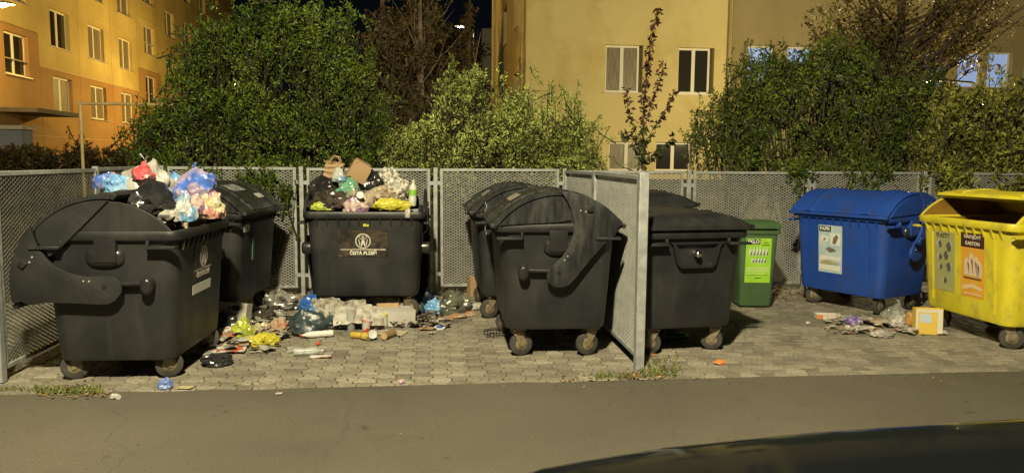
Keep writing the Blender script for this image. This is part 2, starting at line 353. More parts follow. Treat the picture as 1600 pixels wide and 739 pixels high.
# ------------------------------------------------------------------ foliage
def rand_dir(n):
    v = rng.normal(size=(n, 3)); return v/np.linalg.norm(v, axis=1)[:, None]
def leaf_mesh(P, D, size, m, name='foliage', narrow=.42, droop=.3):
    """a small folded leaf (2 quads -> rhombus of 4 tris) at each point, along direction D"""
    n = len(P); s = size*rng.uniform(.35, 1.35, n)[:, None]
    D = D/np.linalg.norm(D, axis=1)[:, None]
    up = rand_dir(n); side = np.cross(D, up); side /= np.linalg.norm(side, axis=1)[:, None]+1e-9
    nrm = np.cross(side, D)
    a = P; tip = P+D*s-nrm*s*droop*.4; mid = P+D*s*.5
    l = mid+side*s*narrow*.5+nrm*s*.12; r = mid-side*s*narrow*.5+nrm*s*.12
    V = np.stack([a, l, tip, r], 1).reshape(-1, 3); k = np.arange(n)[:, None]*4
    F = np.concatenate([k+[[0, 1, 2]], k+[[0, 2, 3]]], 0)
    me = bpy.data.meshes.new(name); set_raw(me, V, F); me.materials.append(m); return me
def shoots_mesh(paths, r0, r1, m, name):
    b = MB()
    for p in paths:
        n = len(p); b.tube(p, [r0+(r1-r0)*i/(n-1) for i in range(n)], 3, cap=False)
    me = b.mesh(name, m); return me
def bush(name, label, roots, lobes, nshoot, nleaf, size, m, spread=.16, upw=.55, stem=.012, group=None, narrow=.42, inner=.25):
    """shoots rise from the roots into ellipsoid lobes; leaves sit along the shoots"""
    t = tag(ob(name, None, None, roots[0]), label, 'bush', group); base = Vector(roots[0])
    wts = np.array([l[3]*l[5] for l in lobes]); wts = wts/wts.sum()
    P = []; D = []; paths = []
    for i in range(nshoot):
        lx, ly, lz, rx, ry, rz = lobes[rng.choice(len(lobes), p=wts)]
        for _try in range(5):
            d = rand_dir(1)[0]; rad = rng.uniform(inner, 1.)**.55
            if rng.random() < .2: rad *= rng.uniform(1.03, 1.26)
            e = np.array([lx+d[0]*rx*rad, ly+d[1]*ry*rad, lz+d[2]*rz*rad])
            if noise.noise(Vector(e)*1.9)+.55*noise.noise(Vector(e)*4.6) > .06: break
        rt = np.array(min(roots, key=lambda q: abs(q[0]-e[0])+rng.uniform(0, .8)))
        L = rng.uniform(.30, .65); long_ = d[2] > -.1 and rng.random() < .24
        if long_: L = rng.uniform(.6, 1.0); e = e+np.array([d[0]*.10, 0, rng.uniform(.1, .42)*min(1, rz)])
        dirn = np.array([e[0]-rt[0], e[1]-rt[1], 0])*upw*(.25 if long_ else .6)+np.array([0, 0, 1.])*rng.uniform(.3, 1.1)+rng.normal(size=3)*(.10 if long_ else .28)
        dirn /= np.linalg.norm(dirn); s0 = e-dirn*L
        if i % 9 == 0:
            mid = (rt+s0)/2+np.array([0, 0, .25]); pp = [rt, mid*.6+rt*.4, mid*.5+s0*.5, s0, (s0+e)/2+rng.normal(size=3)*.02, e]
            paths.append([Vector(q-np.array(base)) for q in pp])
        else: paths.append([Vector(q-np.array(base)) for q in (s0, (s0+e)/2+rng.normal(size=3)*.02, e)])
        n = max(4, int(nleaf*rng.uniform(.6, 1.4))); tt = rng.uniform(0, 1, n)**.8
        o = rand_dir(n); o -= dirn*(o@dirn)[:, None]*.9
        pts = s0+(e-s0)*tt[:, None]+o*spread*(.5 if long_ else .85)*rng.uniform(0, .75, n)[:, None]*(1.15-tt[:, None]*.85)
        P.append(pts); D.append(o*1.0+dirn*.65+np.array([0, 0, .05])+rng.normal(size=(n, 3))*.25)
    P = np.concatenate(P)-np.array(base); D = np.concatenate(D)
    P[:, 2] = np.maximum(P[:, 2], .05-base[2])
    ob('foliage', leaf_mesh(P, D, size, m, narrow=narrow), t)
    ob('trunk', shoots_mesh(paths, stem, .0025, M['stem'], 'trunk'), t)
    return t
def lob(px, py, Y, rxp, ryp, ry):
    c = PY(px, py, Y); s = Y/FPX; return (c.x, Y, c.z, rxp*s, ry, ryp*s)
gY = lambda y: gz(y)-.04
YL = 10.5
bush('leafy_bush', 'tall dark green bush behind the fence in front of the orange building', [(-3.1, YL, 0), (-2.2, YL, 0), (-1.3, YL, 0)],
     [lob(425, 125, YL, 150, 118, .75), lob(400, 210, YL, 175, 75, .85), lob(285, 215, YL, 82, 62, .6), lob(540, 165, YL, 68, 105, .65), lob(345, 90, YL, 62, 72, .5), lob(560, 225, YL, 60, 50, .6), lob(455, 40, YL, 90, 50, .5), lob(410, 262, 9.55, 90, 22, .38), lob(425, 290, 8.98, 42, 24, .13), lob(380, 266, 8.98, 90, 12, .13)],
     1750, 46, .058, M['leaf_dark'], spread=.12, narrow=.36)
bush('leafy_bush', 'silvery light green bush behind the fence left of the yellow building windows', [(-.4, 10.3, 0), (.6, 10.3, 0), (1.6, 10.3, 0)],
     [lob(745, 180, 10.3, 72, 78, .6), lob(840, 200, 10.3, 82, 72, .6), lob(670, 225, 10.3, 75, 42, .6), lob(905, 228, 10.3, 45, 48, .5), lob(780, 235, 10.0, 160, 42, .6)],
     1000, 46, .056, M['leaf_silver'], upw=.3, narrow=.32, spread=.11)
bush('leafy_bush', 'wide dark bush over the fence above the green glass bin', [(4.2, 10.2, 0), (5.2, 10.2, 0), (6.2, 10.2, 0)],
     [lob(1250, 135, 10.4, 108, 78, .7), lob(1130, 205, 10.4, 62, 68, .55), lob(1185, 135, 10.4, 62, 62, .5), lob(1310, 112, 10.4, 70, 58, .6), lob(1205, 110, 10.4, 50, 45, .5), lob(1425, 150, 10.4, 50, 60, .5), lob(1370, 185, 10.4, 100, 80, .7), lob(1250, 230, 10.1, 190, 42, .75), lob(1300, 262, 9.6, 110, 22, .4), lob(1375, 268, 9.0, 75, 16, .16), lob(1265, 264, 9.0, 40, 12, .14)],
     1450, 44, .056, M['leaf_mid'], upw=.6, spread=.125, narrow=.36)
bush('leafy_bush', 'olive bush at the right edge hanging over the fence above the yellow bin', [(6.9, 10.0, 0), (7.9, 10.0, 0)],
     [lob(1560, 180, 9.8, 85, 90, .6), lob(1490, 205, 9.8, 60, 80, .6), lob(1620, 190, 9.8, 80, 95, .6), lob(1520, 265, 9.4, 85, 28, .35), lob(1560, 278, 8.98, 90, 20, .18), lob(1470, 272, 8.98, 40, 14, .14)],
     720, 42, .07, M['leaf_olive'])

def tree(name, label, loc, h, r0, lobes, nbr, nleaf, size, m, bark, lean=(0, 0), group=None, start=.3, spread=.2, narrow=.5):
    t = tag(ob(name, None, None, loc), label, 'tree', group); b = MB()
    def tp(f): return Vector((lean[0]*f+math.sin(f*5+loc[0])*.05*h*.2, lean[1]*f, h*f))
    b.tube([tp(i/8) for i in range(9)], [r0*(1-.85*i/8) for i in range(9)], 8)
    P = []; D = []; br = MB()
    for i in range(nbr):
        lx, ly, lz, rx, ry, rz = lobes[rng.integers(len(lobes))]
        d = rand_dir(1)[0]*rng.uniform(.3, 1.1); e = np.array([lx+d[0]*rx, ly+d[1]*ry, lz+d[2]*rz])-np.array(loc)
        f = min(.97, max(start, (e[2]/h)*rng.uniform(.55, .85))); s0 = np.array(tp(f))
        mid = s0*.45+e*.55+np.array([0, 0, -.08*abs(e[2]-s0[2])])+rng.normal(size=3)*.08
        rb = r0*.32*(1-f*.6)
        br.tube([s0, s0*.6+mid*.4+rng.normal(size=3)*.04, mid, e], [rb, rb*.7, rb*.4, rb*.12], 4, cap=False)
        for q in range(4):
            tt = rng.uniform(.35, 1.); c = s0*(1-tt)**2+2*mid*tt*(1-tt)+e*tt*tt; e2 = c+rand_dir(1)[0]*rng.uniform(.25, .6)*spread*3
            br.tube([c, (c+e2)/2+rng.normal(size=3)*.03, e2], [rb*.25, rb*.15, rb*.06], 3, cap=False)
            n = nleaf; k = rng.uniform(0, 1, n)[:, None]
            P.append(c+(e2-c)*k+rand_dir(n)*spread*.6*rng.uniform(0, 1, (n, 1))); D.append(rand_dir(n)+np.array([0, 0, -.3]))
    ob('trunk', b.mesh('trunk', bark, 60), t); ob('branches', br.mesh('branches', bark), t)
    ob('crown', leaf_mesh(np.concatenate(P), np.concatenate(D), size, m, 'crown', narrow=narrow), t)
    return t
def tb(px, Y): p = PY(px, 262, Y); return (p.x, Y, gY(Y))
def th(px, py, Y): return PY(px, py, Y).z-gY(Y)
tree('birch_tree', 'thin tree with pale reddish trunk in the dark gap, left of its twin', tb(648, 17), th(655, -60, 17), .12, [lob(650, 60, 17, 50, 130, 1.3), lob(640, 170, 17, 45, 60, 1.2)], 60, 14, .10, M['leaf_brown'], M['bark_pale'], (.2, 0), 'trees in the dark gap between the buildings')
tree('birch_tree', 'thin tree with pale trunk in the dark gap, nearest the silvery bush', tb(668, 18), th(668, -60, 18), .13, [lob(690, 40, 18, 50, 90, 1.2), lob(700, 150, 18, 30, 60, 1.)], 45, 12, .10, M['leaf_brown'], M['bark_pale'], (-.3, 0), 'trees in the dark gap between the buildings')
tree('brown_tree', 'bushy brown tree at the dark gap right behind the tall dark bush', tb(600, 15), th(600, -60, 15), .14, [lob(600, 60, 15, 50, 80, 1.3), lob(610, 170, 15, 55, 60, 1.2)], 55, 16, .10, M['leaf_brown'], M['bark'], (0, 0), 'trees in the dark gap between the buildings')
tree('brown_tree', 'dim tree behind the pale trunks beside the yellow building corner', tb(735, 26), th(735, -30, 26), .16, [lob(720, 60, 26, 40, 90, 2), lob(735, 150, 26, 30, 60, 1.5)], 45, 16, .16, M['leaf_brown'], M['bark'], (0, 0), 'trees in the dark gap between the buildings')
tree('brown_tree', 'broad dark tree far back filling the gap between the buildings', tb(680, 34), th(680, -60, 34), .25, [lob(660, 60, 34, 70, 90, 3), lob(720, 110, 34, 40, 60, 2), lob(620, 120, 34, 60, 90, 3)], 170, 44, .26, M['leaf_brown'], M['bark'], (0, 0), 'trees in the dark gap between the buildings', spread=.6)
tree('leaning_trunk', 'bare pale trunk leaning right in the gap by the yellow building', tb(712, 22), th(730, 50, 22), .07, [lob(740, 60, 22, 12, 20, .4)], 5, 2, .1, M['leaf_brown'], M['bark_pale'], (.75, 0))
M['leaf_autumn'] = mat('leaf_autumn', (.16, .125, .03), .6, col2=(.075, .055, .015), scale=1.2, trans=.3, island=.5, hue=.02)
tree('autumn_tree', 'large tree with dark forked branches and brown leaves above the bushes at right', tb(1420, 13.5), th(1420, -120, 13.5), .16, [lob(1400, 60, 13.5, 130, 70, 1.8), lob(1530, 30, 13.5, 110, 75, 1.6), lob(1330, 30, 13.5, 50, 60, 1.2), lob(1450, -60, 13.5, 180, 60, 1.5)], 110, 22, .085, M['leaf_autumn'], M['bark'], (-.5, 0), start=.28, spread=.36)
# sapling
def sapling():
    t = tag(ob('sapling', None, None, (0, 0, 0)), 'slender sapling with reddish leaf tips between the two yellow building windows', 'tree')
    Y = 10.1; base = PY(1006, 265, Y); base.z = -.03
    def q(x, y): return PY(x, y, Y)
    lines = [[(1006, 262), (1003, 215), (1007, 170), (1012, 120), (1018, 75), (1025, 40), (1033, 12)],
             [(1008, 225), (1028, 190), (1042, 165), (1056, 140)], [(1010, 190), (1022, 150), (1030, 120), (1034, 95)],
             [(1004, 240), (990, 205), (980, 175), (976, 140)], [(1004, 250), (985, 215), (968, 205)], [(1006, 250), (1030, 235), (1050, 215)]]
    P = []; D = []; b = MB()
    for li, L in enumerate(lines):
        pts = [q(*a)+Vector((0, random.uniform(-.1, .1), 0)) for a in L]
        if li == 0: pts = [Vector((base.x, Y, -.03))]+pts
        b.tube([p for p in pts], [.011*(1-.75*i/len(pts)) if li == 0 else .005 for i in range(len(pts))], 5)
        for a, c in zip(pts[:-1], pts[1:]):
            n = int((c-a).length*(170 if li == 0 and a.z > 1.7 else 105))
            if a.z < .5: n = 0
            for _ in range(n):
                k = random.random(); P.append(np.array(a.lerp(c, k))+rand_dir(1)[0]*random.uniform(.01, .055)); D.append(rand_dir(1)[0]*.8+np.array([0, 0, -.55]))
    P = np.array(P); D = np.array(D); hi = P[:, 2] > 2.15
    ob('stem', b.mesh('stem', M['bark'], 60), t)
    ob('leaves', leaf_mesh(P[hi], D[hi], .075, M['leaf_red'], 'leaves', .55), t)
    o = ob('leaves', leaf_mesh(P[~hi], D[~hi], .09, M['leaf_sap'], 'leaves', .55), t)
sapling()
for k, (px, rx) in enumerate(((85, 45), (160, 50), (20, 40), (225, 50))):
    b_ = PY(px, 262, 19); lb = ['dark low shrub before the orange building, beneath its second window column', 'dark low shrub behind the pipe frame by the orange building', 'low shrub beside the entrance of the orange building', 'low shrub behind the lower left of the tall dark bush'][k]
    bush('low_shrub', lb, [(b_.x, 19, gY(19))], [lob(px, 246, 19, rx, 17, .8)], 110, 26, .12, M['leaf_brown'], stem=.02)

# ------------------------------------------------------------------ left building
WIN = {}
def window_parts(par, x, y, z, w_, h_, pane_mat, open_tilt=False, mull=1, kind='n', frame_mat=None):
    """window in local coords: x along wall, y outward is negative, z up; x,z = lower left corner"""
    key = (round(w_, 2), round(h_, 2), mull)
    if key not in WIN:
        f = .07; b = MB()
        b.box((f/2, 0, h_/2), (f, .06, h_)); b.box((w_-f/2, 0, h_/2), (f, .06, h_))
        b.box((w_/2, 0, f/2), (w_-2*f-.002, .057, f)); b.box((w_/2, 0, h_-f/2), (w_-2*f-.002, .057, f))
        for i in range(mull): b.box((w_*(i+1)/(mull+1), 0, h_/2), (.12, .055, h_-2*f-.002))
        pw = (w_-2*f-.12*mull)/(mull+1)
        WIN[key] = (b.mesh('window', frame_mat or M['wframe']), MB().box((0, 0, 0), (pw+.004, .012, h_-2*f+.004)), pw, f, MB().box((0, 0, 0), (w_+.16, .3, .035)))
    fmh, pb, pw, f, sb = WIN[key]
    o = ob('window', fmh, par, (x, y, z))
    for i in range(mull+1):
        kk = key+('pane', pane_mat.name)
        if kk not in WIN: WIN[kk] = pb.mesh('pane', pane_mat)
        ob('pane', WIN[kk], o, (f+pw/2+i*(pw+.12), .008, h_/2))
    kk = key+('sill',)
    if kk not in WIN: WIN[kk] = sb.mesh('sill', M['sill'])
    ob('sill', WIN[kk], o, (w_/2, -.1, -.025))
    return o
def wall_with_hole(x0, x1, z0, z1, hx0, hx1, hz0, hz1, t, m, name):
    b = MB(); j = .012
    x0 += j; x1 -= j; z0 += j; z1 -= j
    for a0, a1, c0, c1 in ((x0, hx0, z0, z1), (hx1, x1, z0, z1), (hx0, hx1, z0, hz0), (hx0, hx1, hz1, z1)):
        if a1-a0 > .01 and c1-c0 > .01: b.box(((a0+a1)/2, t/2, (c0+c1)/2), (a1-a0, t, c1-c0))
    bm_me = b.mesh(name, m); return bm_me
# local frame: x runs away from us (+Y world), outward = +X world -> local -y
ob_or = thing('apartment_building', 'orange panel apartment block at the left with rows of white framed windows', 'building', (-15.12-.0202*29.72, 29.72, 0), R(91.16))
# columns are laid along local x, with 0 at the near edge of the stairwell window
CW, FHH = 3.62, 2.8
for c in range(-2, 10):
    cx0 = c*CW-1.05; stair = c % 4 == 0; off = 1.27 if stair else 0; x_ = c*CW
    for r in range(-1, 5):
        zf = 3.48-.95+r*FHH                       # storey joint
        m = M['pl_low'] if r <= 0 else M['pl_up']
        if r == -1:
            if stair:
                wm = wall_with_hole(cx0, cx0+CW, .9, zf+FHH, x_+.2, x_+1.25, 1.0, 2.45, .3, m, 'wall_panel')
                ob('door', MB().box((x_+.72, .2, 1.72), (1.03, .06, 1.43)).mesh('door', M['door']), ob_or)
            else: wm = MB().box((cx0+CW/2, .15, (.9+zf+FHH)/2), (CW-.024, .3, zf+FHH-.9-.024)).mesh('wall_panel', m)
            ob('wall_panel', wm, ob_or); continue
        hz0 = 3.48+r*FHH+off; lo_ = zf+off if r > 0 else zf
        ob('wall_panel', wall_with_hole(cx0, cx0+CW, lo_, zf+FHH+off, x_, x_+1.75, hz0, hz0+1.57, .3, m, 'wall_panel'), ob_or)
        window_parts(ob_or, x_, .17, hz0, 1.75, 1.57, M['curtain'] if (c*3+r*5) % 4 else M['glass'])
ob('core', MB().box((3.5*CW-1.05, .30+5.5, 9.5), (12*CW-.03, 10.96, 17.3)).mesh('core', M['seal']), ob_or)
cb = MB()
for r in range(0, 5): cb.box((3.5*CW-1.05, .151, 3.48-.95+r*FHH), (12*CW, .27, .03))
ob('joint_seal', cb.mesh('joint_seal', M['seal']), ob_or)
for c in (0, 4): ob('canopy', MB().box((c*CW+.7, -.75, 3.35), (3.4, 1.5, .16)).mesh('canopy', M['roofing']), ob_or)
ob('roof', MB().box((3.5*CW-1.05, 5.6, 18.3), (12*CW+.6, 12, .3)).mesh('roof', M['roofing']), ob_or)

# ------------------------------------------------------------------ yellow building
yb = thing('apartment_building', 'tall yellow plastered building in the middle with two white framed windows', 'building', (3.13, 25.0, 0))
H0, H1 = .9, 15.
wins = [(2.72, 4.02, 1.30, 1.58), (5.26, 4.02, 1.27, 1.55), (2.72, 7.4, 1.30, 1.58), (5.26, 7.4, 1.27, 1.55), (2.9, 1.35, 1.3, 1.0), (4.55, 1.35, 1.3, 1.0), (2.72, 10.8, 1.3, 1.58), (5.26, 10.8, 1.27, 1.55)]
cols = [(2.72, 4.2), (4.5, 5.9), (5.26, 6.53)]
def facade(par, W_, z0, z1, wins, m, t=.32, name='wall'):
    """wall as a grid of boxes leaving window holes"""
    xs = sorted(set([0, W_]+[a for w in wins for a in (w[0], w[0]+w[2])])); zs = sorted(set([z0, z1]+[a for w in wins for a in (w[1], w[1]+w[3])]))
    V = []; F = []; idx = {}
    def hole(i, j):
        if i < 0 or j < 0 or i >= len(xs)-1 or j >= len(zs)-1: return True
        xc, zc = (xs[i]+xs[i+1])/2, (zs[j]+zs[j+1])/2
        return any(w[0] < xc < w[0]+w[2] and w[1] < zc < w[1]+w[3] for w in wins)
    def v(i, j, k):
        if (i, j, k) not in idx: idx[i, j, k] = len(V); V.append((xs[i], k*t, zs[j]))
        return idx[i, j, k]
    for i in range(len(xs)-1):
        for j in range(len(zs)-1):
            if hole(i, j): continue
            F.append((v(i, j, 0), v(i+1, j, 0), v(i+1, j+1, 0), v(i, j+1, 0))); F.append((v(i, j, 1), v(i, j+1, 1), v(i+1, j+1, 1), v(i+1, j, 1)))
            for di, dj, q in ((-1, 0, (v(i, j, 0), v(i, j+1, 0), v(i, j+1, 1), v(i, j, 1))), (1, 0, (v(i+1, j, 0), v(i+1, j, 1), v(i+1, j+1, 1), v(i+1, j+1, 0))),
                              (0, -1, (v(i, j, 0), v(i, j, 1), v(i+1, j, 1), v(i+1, j, 0))), (0, 1, (v(i, j+1, 0), v(i+1, j+1, 0), v(i+1, j+1, 1), v(i, j+1, 1)))):
                if hole(i+di, j+dj): F.append(q)
    b = MB(); b.v = V; b.f = F; return ob(name, b.mesh(name, m), par)
facade(yb, 7.12, H0, H1, wins, M['pl_yel'])
for k, (x_, z_, w_, h_) in enumerate(wins): window_parts(yb, x_, .2, z_+.0, w_-.10 if k < 2 else w_, h_, [M['curtain'], M['glass']][k % 2])
swins = [(2.0, 3.4, 1.5, 1.55), (6.2, 3.4, 1.5, 1.55), (2.0, 6.6, 1.5, 1.55), (6.2, 6.6, 1.5, 1.55), (2, 9.8, 1.5, 1.55), (6.2, 9.8, 1.5, 1.55)]
sw = facade(yb, 11.6, H0, H1, [(11.6-a-c, b, c, d) for a, b, c, d in swins], M['pl_yel'], name='side_wall'); sw.location = (0.001, .325+11.6, 0); sw.rotation_euler = (0, 0, R(-90))
for a, b_, c, d in swins:
    o = window_parts(yb, 0, 0, 0, c, d, M['curtain']); o.location = (.2, .325+a+c, b_); o.rotation_euler = (0, 0, R(-90))
ob('core', MB().box((3.7, 6.2, 7.9), (6.6, 11.4, 13.9)).mesh('core', M['pl_yel_shade']), yb)
ob('pilaster', MB().box((.12, 12.4, 7.9), (.5, .9, 14)).mesh('pilaster', M['pl_yel']), yb)
ob('roof', MB().box((3.6, 6., 15.15), (7.8, 12.6, .3)).mesh('roof', M['roofing']), yb)
ob('drainpipe', MB().tube([(7.02, -.07, .9), (7.02, -.07, 14.8)], .055, 8).mesh('drainpipe', M['pl_yel_shade']), yb)
ob('drainpipe', MB().tube([(-.06, .5, .9), (-.06, .5, 14.8)], .045, 8).mesh('drainpipe', M['pl_yel']), yb)
# lower wing to the right, set back, with cool lit windows behind the trees
wg = thing('school_building', 'shade-darkened plaster building right of the yellow one with cool lit windows behind the trees', 'building', (10.28, 26.2, 0))
wx = [1.35+1.22*i for i in range(8)]
WW = [(a, 4.55, 1.0, 1.35) for a in (1.1, 2.6, 4.0, 5.25, 6.6, 7.85, 9.3, 10.5, 12., 13.5, 15.)]
facade(wg, 20, .9, 12, WW, M['pl_yel_shade'])
WIN.clear()
for a, b_, c, d in WW: window_parts(wg, a, .2, b_, c, d, M['lit_cool'], mull=0)
ob('core', MB().box((10.1, 5.4, 6.4), (19.6, 9.9, 10.9)).mesh('core', M['pl_yel_shade']), wg)
fg = thing('far_building', 'dim grey building far off in the gap left of the yellow building', 'building', (PY(753, 60, 60).x, 60, 0))
facade(fg, 6, .9, PY(760, 45, 60).z, [(1.5, 6, 1.2, 1.5)], M['pl_grey']); window_parts(fg, 1.5, .2, 6, 1.2, 1.5, M['glass'])
ob('core', MB().box((3, 3.4, 5.5), (5.9, 6, 9)).mesh('core', M['pl_grey']), fg)

# ------------------------------------------------------------------ pipe frame on the lawn
pf = thing('pipe_frame', 'tall steel pipe frame on the lawn before the orange building', 'carpet frame', (PY(130, 262, 14).x, 14, gY(14)))
zt = PY(130, 162, 14).z-gY(14)
PFM = mat('cream_frame_paint', (.62, .50, .22), .5, col2=(.5, .36, .15), scale=8)
ob('post', MB().tube([(0, 0, 0), (0, 0, zt)], .028, 10).mesh('post', PFM, 60), pf)
ob('post', MB().tube([(1.75, 0, 0), (1.75, 0, zt)], .028, 10).mesh('post', PFM, 60), pf)
ob('crossbar', MB().tube([(-.03, 0, zt), (1.78, 0, zt)], .026, 10).mesh('crossbar', PFM, 60), pf)
gp_ = PY(28, 262, 21)
gb = thing('entrance_wall', 'short grey masonry wall with a cap near the orange building entrance', 'wall', (gp_.x, 21, gY(21)))
ob('masonry', MB().box((0, 0, .75), (.55, .55, 1.5)).mesh('masonry', M['pl_grey']), gb); ob('cap', MB().box((0, 0, 1.55), (.7, .7, .1)).mesh('cap', M['seal']), gb)

# ------------------------------------------------------------------ street lamps
def street_lamp(label, base, h, reach, rz, col, power, glow, spot=None, rad=.07, lit=True, hs=1.):
    t = thing('street_lamp', label, 'street lamp', base, rz, 'street lamps')
    ob('pole', MB().lathe([(.09, 0), (.08, 1.2), (.06, 1.25), (.045, h)], 12).mesh('pole', M['steel_paint'], 50), t)
    ob('arm', MB().tube([(0, 0, h-.1), (0, 0, h+.12), (0, -.35, h+.3), (0, -reach, h+.34)], .03, 8).mesh('arm', M['trim'], 60), t)
    hd = MB(); y0 = -reach-.28*hs; zc = h+.31
    rings = []
    for k in range(9):
        a = PI*k/8; yy = y0-.34*hs*math.cos(a); ww_ = (.05+.11*math.sin(a))*hs; hh = .08*math.sin(a)*hs+.015
        rings.append([(ww_*math.cos(2*PI*j/12), yy, zc+hh*max(-.1, math.sin(2*PI*j/12))) for j in range(12)])
    ob('lamp_head', hd.loft(rings).mesh('lamp_head', M['steel_paint'], 60), t)
    ln = MB(); rings = []
    for rr_, dz in ((.11, 0), (.10, -.035), (.06, -.06), (.01, -.07)):
        rings.append([(rr_*math.cos(2*PI*j/14)*.8*hs, y0+rr_*math.sin(2*PI*j/14)*2*hs, zc-.012+dz*hs) for j in range(14)])
    ob('lens', ln.loft(rings).mesh('lens', glow, 60), t)
    ld = bpy.data.lights.new('lamp_light', 'SPOT' if spot else 'POINT'); ld.energy = power; ld.color = col; ld.shadow_soft_size = rad
    if spot: ld.spot_size = R(spot[0]); ld.spot_blend = spot[1]
    lo = bpy.data.objects.new('lamp_light', ld); COL.objects.link(lo); lo.parent = t; lo.location = (0, y0, zc-.3)
    return t, lo
SODIUM = (1., .66, .18)
lp = PY(-4, 6, 26.3)
street_lamp('sodium street lamp at the top left corner beside the orange building', (lp.x-1.2, 26.3, gY(26)), lp.z-gY(26)-.33, .9, R(90), SODIUM, 1300, M['lamp_glow'], hs=1.3)
lp = PY(375, 133, 40)
street_lamp('street lamp shining through the tall dark bush before the orange building', (lp.x+1.1, 40, gY(40)), lp.z-gY(40)-.3, .8, R(-90), SODIUM, 2600, M['lamp_white'])
lp = PY(1448, 128, 16.5)
street_lamp('path lamp shining through the leaves right of the yellow building', (lp.x+1.5, 16.5, gY(16)), lp.z-gY(16)-.3, 1.25, R(-90), (1, .82, .44), 2300, M['lamp_white'])
lp = PY(719, 42, 44)
street_lamp('small far white lamp in the dark gap between the buildings', (lp.x+.8, 44, gY(40)), lp.z-gY(40)-.3, .5, R(-90), (1, .9, .75), 60, M['lamp_white'])
KX, KY, KZ = -.8, -.1, 6.8
key, kl = street_lamp('roadside street lamp on the near side that lights the bins', (KX, KY-1.6, 0), KZ-.2, 1.3, R(180), (1., .885, .57), 6900, M['lamp_white'], spot=None, rad=.2)
# ================================================================== THE BINS
BW, BD, ZR, ZB, BWb, BDb, PZ = 1.24, 1.02, 1.13, .235, 1.08, .84, .74
def arcpts(r, a0, a1, n, cy=0, cz=PZ): return [(cy+r*math.cos(R(a0+(a1-a0)*i/n)), cz+r*math.sin(R(a0+(a1-a0)*i/n))) for i in range(n+1)]
def casters(par, W_, D_, zb, rz=0.):
    wm = MB(); wm.lathe([(.035, -.024), (.085, -.024), (.098, -.017), (.1, 0), (.098, .017), (.085, .024), (.035, .024)], 22, 'X')
    wme = wm.mesh('wheel', M['rubber'], 40); hub = MB().lathe([(.012, -.032), (.045, -.028), (.052, -.0245), (.052, .0245), (.045, .028), (.012, .032)], 14, 'X').mesh('hub', M['fork'], 40)
    for sx in (-1, 1):
        for sy in (-1, 1):
            b = MB(); b.box((0, 0, zb-.006), (.13, .11, .014)); b.lathe([(.038, .202), (.034, zb-.014)], 12)
            for q in (-1, 1):
                pts = [(-.05, .205), (.05, .205), (.012-.03, .085), (-.045, .08)]
                b.prism([(y+.0, z) for y, z in pts], q*.036-.003, q*.036+.003, 'YZ')
            b.box((0, 0, .205), (.082, .1, .006))
            c = ob('caster', b.mesh('caster', M['fork']), par, (sx*W_, sy*D_, 0), (0, 0, R(90-rz+random.choice([-28, -18, 12, 24, 160, 198]))))
            ob('wheel', wme, c, (0, -.03, .1)); ob('hub', hub, c, (0, -.03, .1))
def body_mesh(m, W_=BW, D_=BD, Wb=BWb, Db=BDb, zr=ZR, zb=ZB):
    b = MB()
    def rg(z, ins=0, f=None):
        f = (z-zb)/(zr-.07-zb); f = min(1, max(0, f)); return rrect(Wb+(W_-.06-Wb)*f-ins*2, Db+(D_-.06-Db)*f-ins*2, .10, z, 6)
    rings = [rrect(Wb-.10, Db-.10, .08, zb, 6), rrect(Wb-.02, Db-.02, .09, zb+.012, 6), rg(zb+.05), rg(.5), rg(.8), rg(zr-.07), rrect(W_, D_, .085, zr-.068, 6), rrect(W_+.012, D_+.012, .085, zr-.055, 6),
             rrect(W_+.012, D_+.012, .085, zr-.01, 6), rrect(W_, D_, .08, zr, 6), rrect(W_-.07, D_-.07, .07, zr, 6), rrect(W_-.09, D_-.09, .07, zr-.02, 6), rg(.8, .025), rg(.32, .025)]
    b.loft(rings, cap=False); n = 24; k = len(b.v)
    b.f.append(tuple(range(n))[::-1]); b.f.append(tuple(range(k-n, k)))
    return b.mesh('body', m, 38)
LIDRM = {}
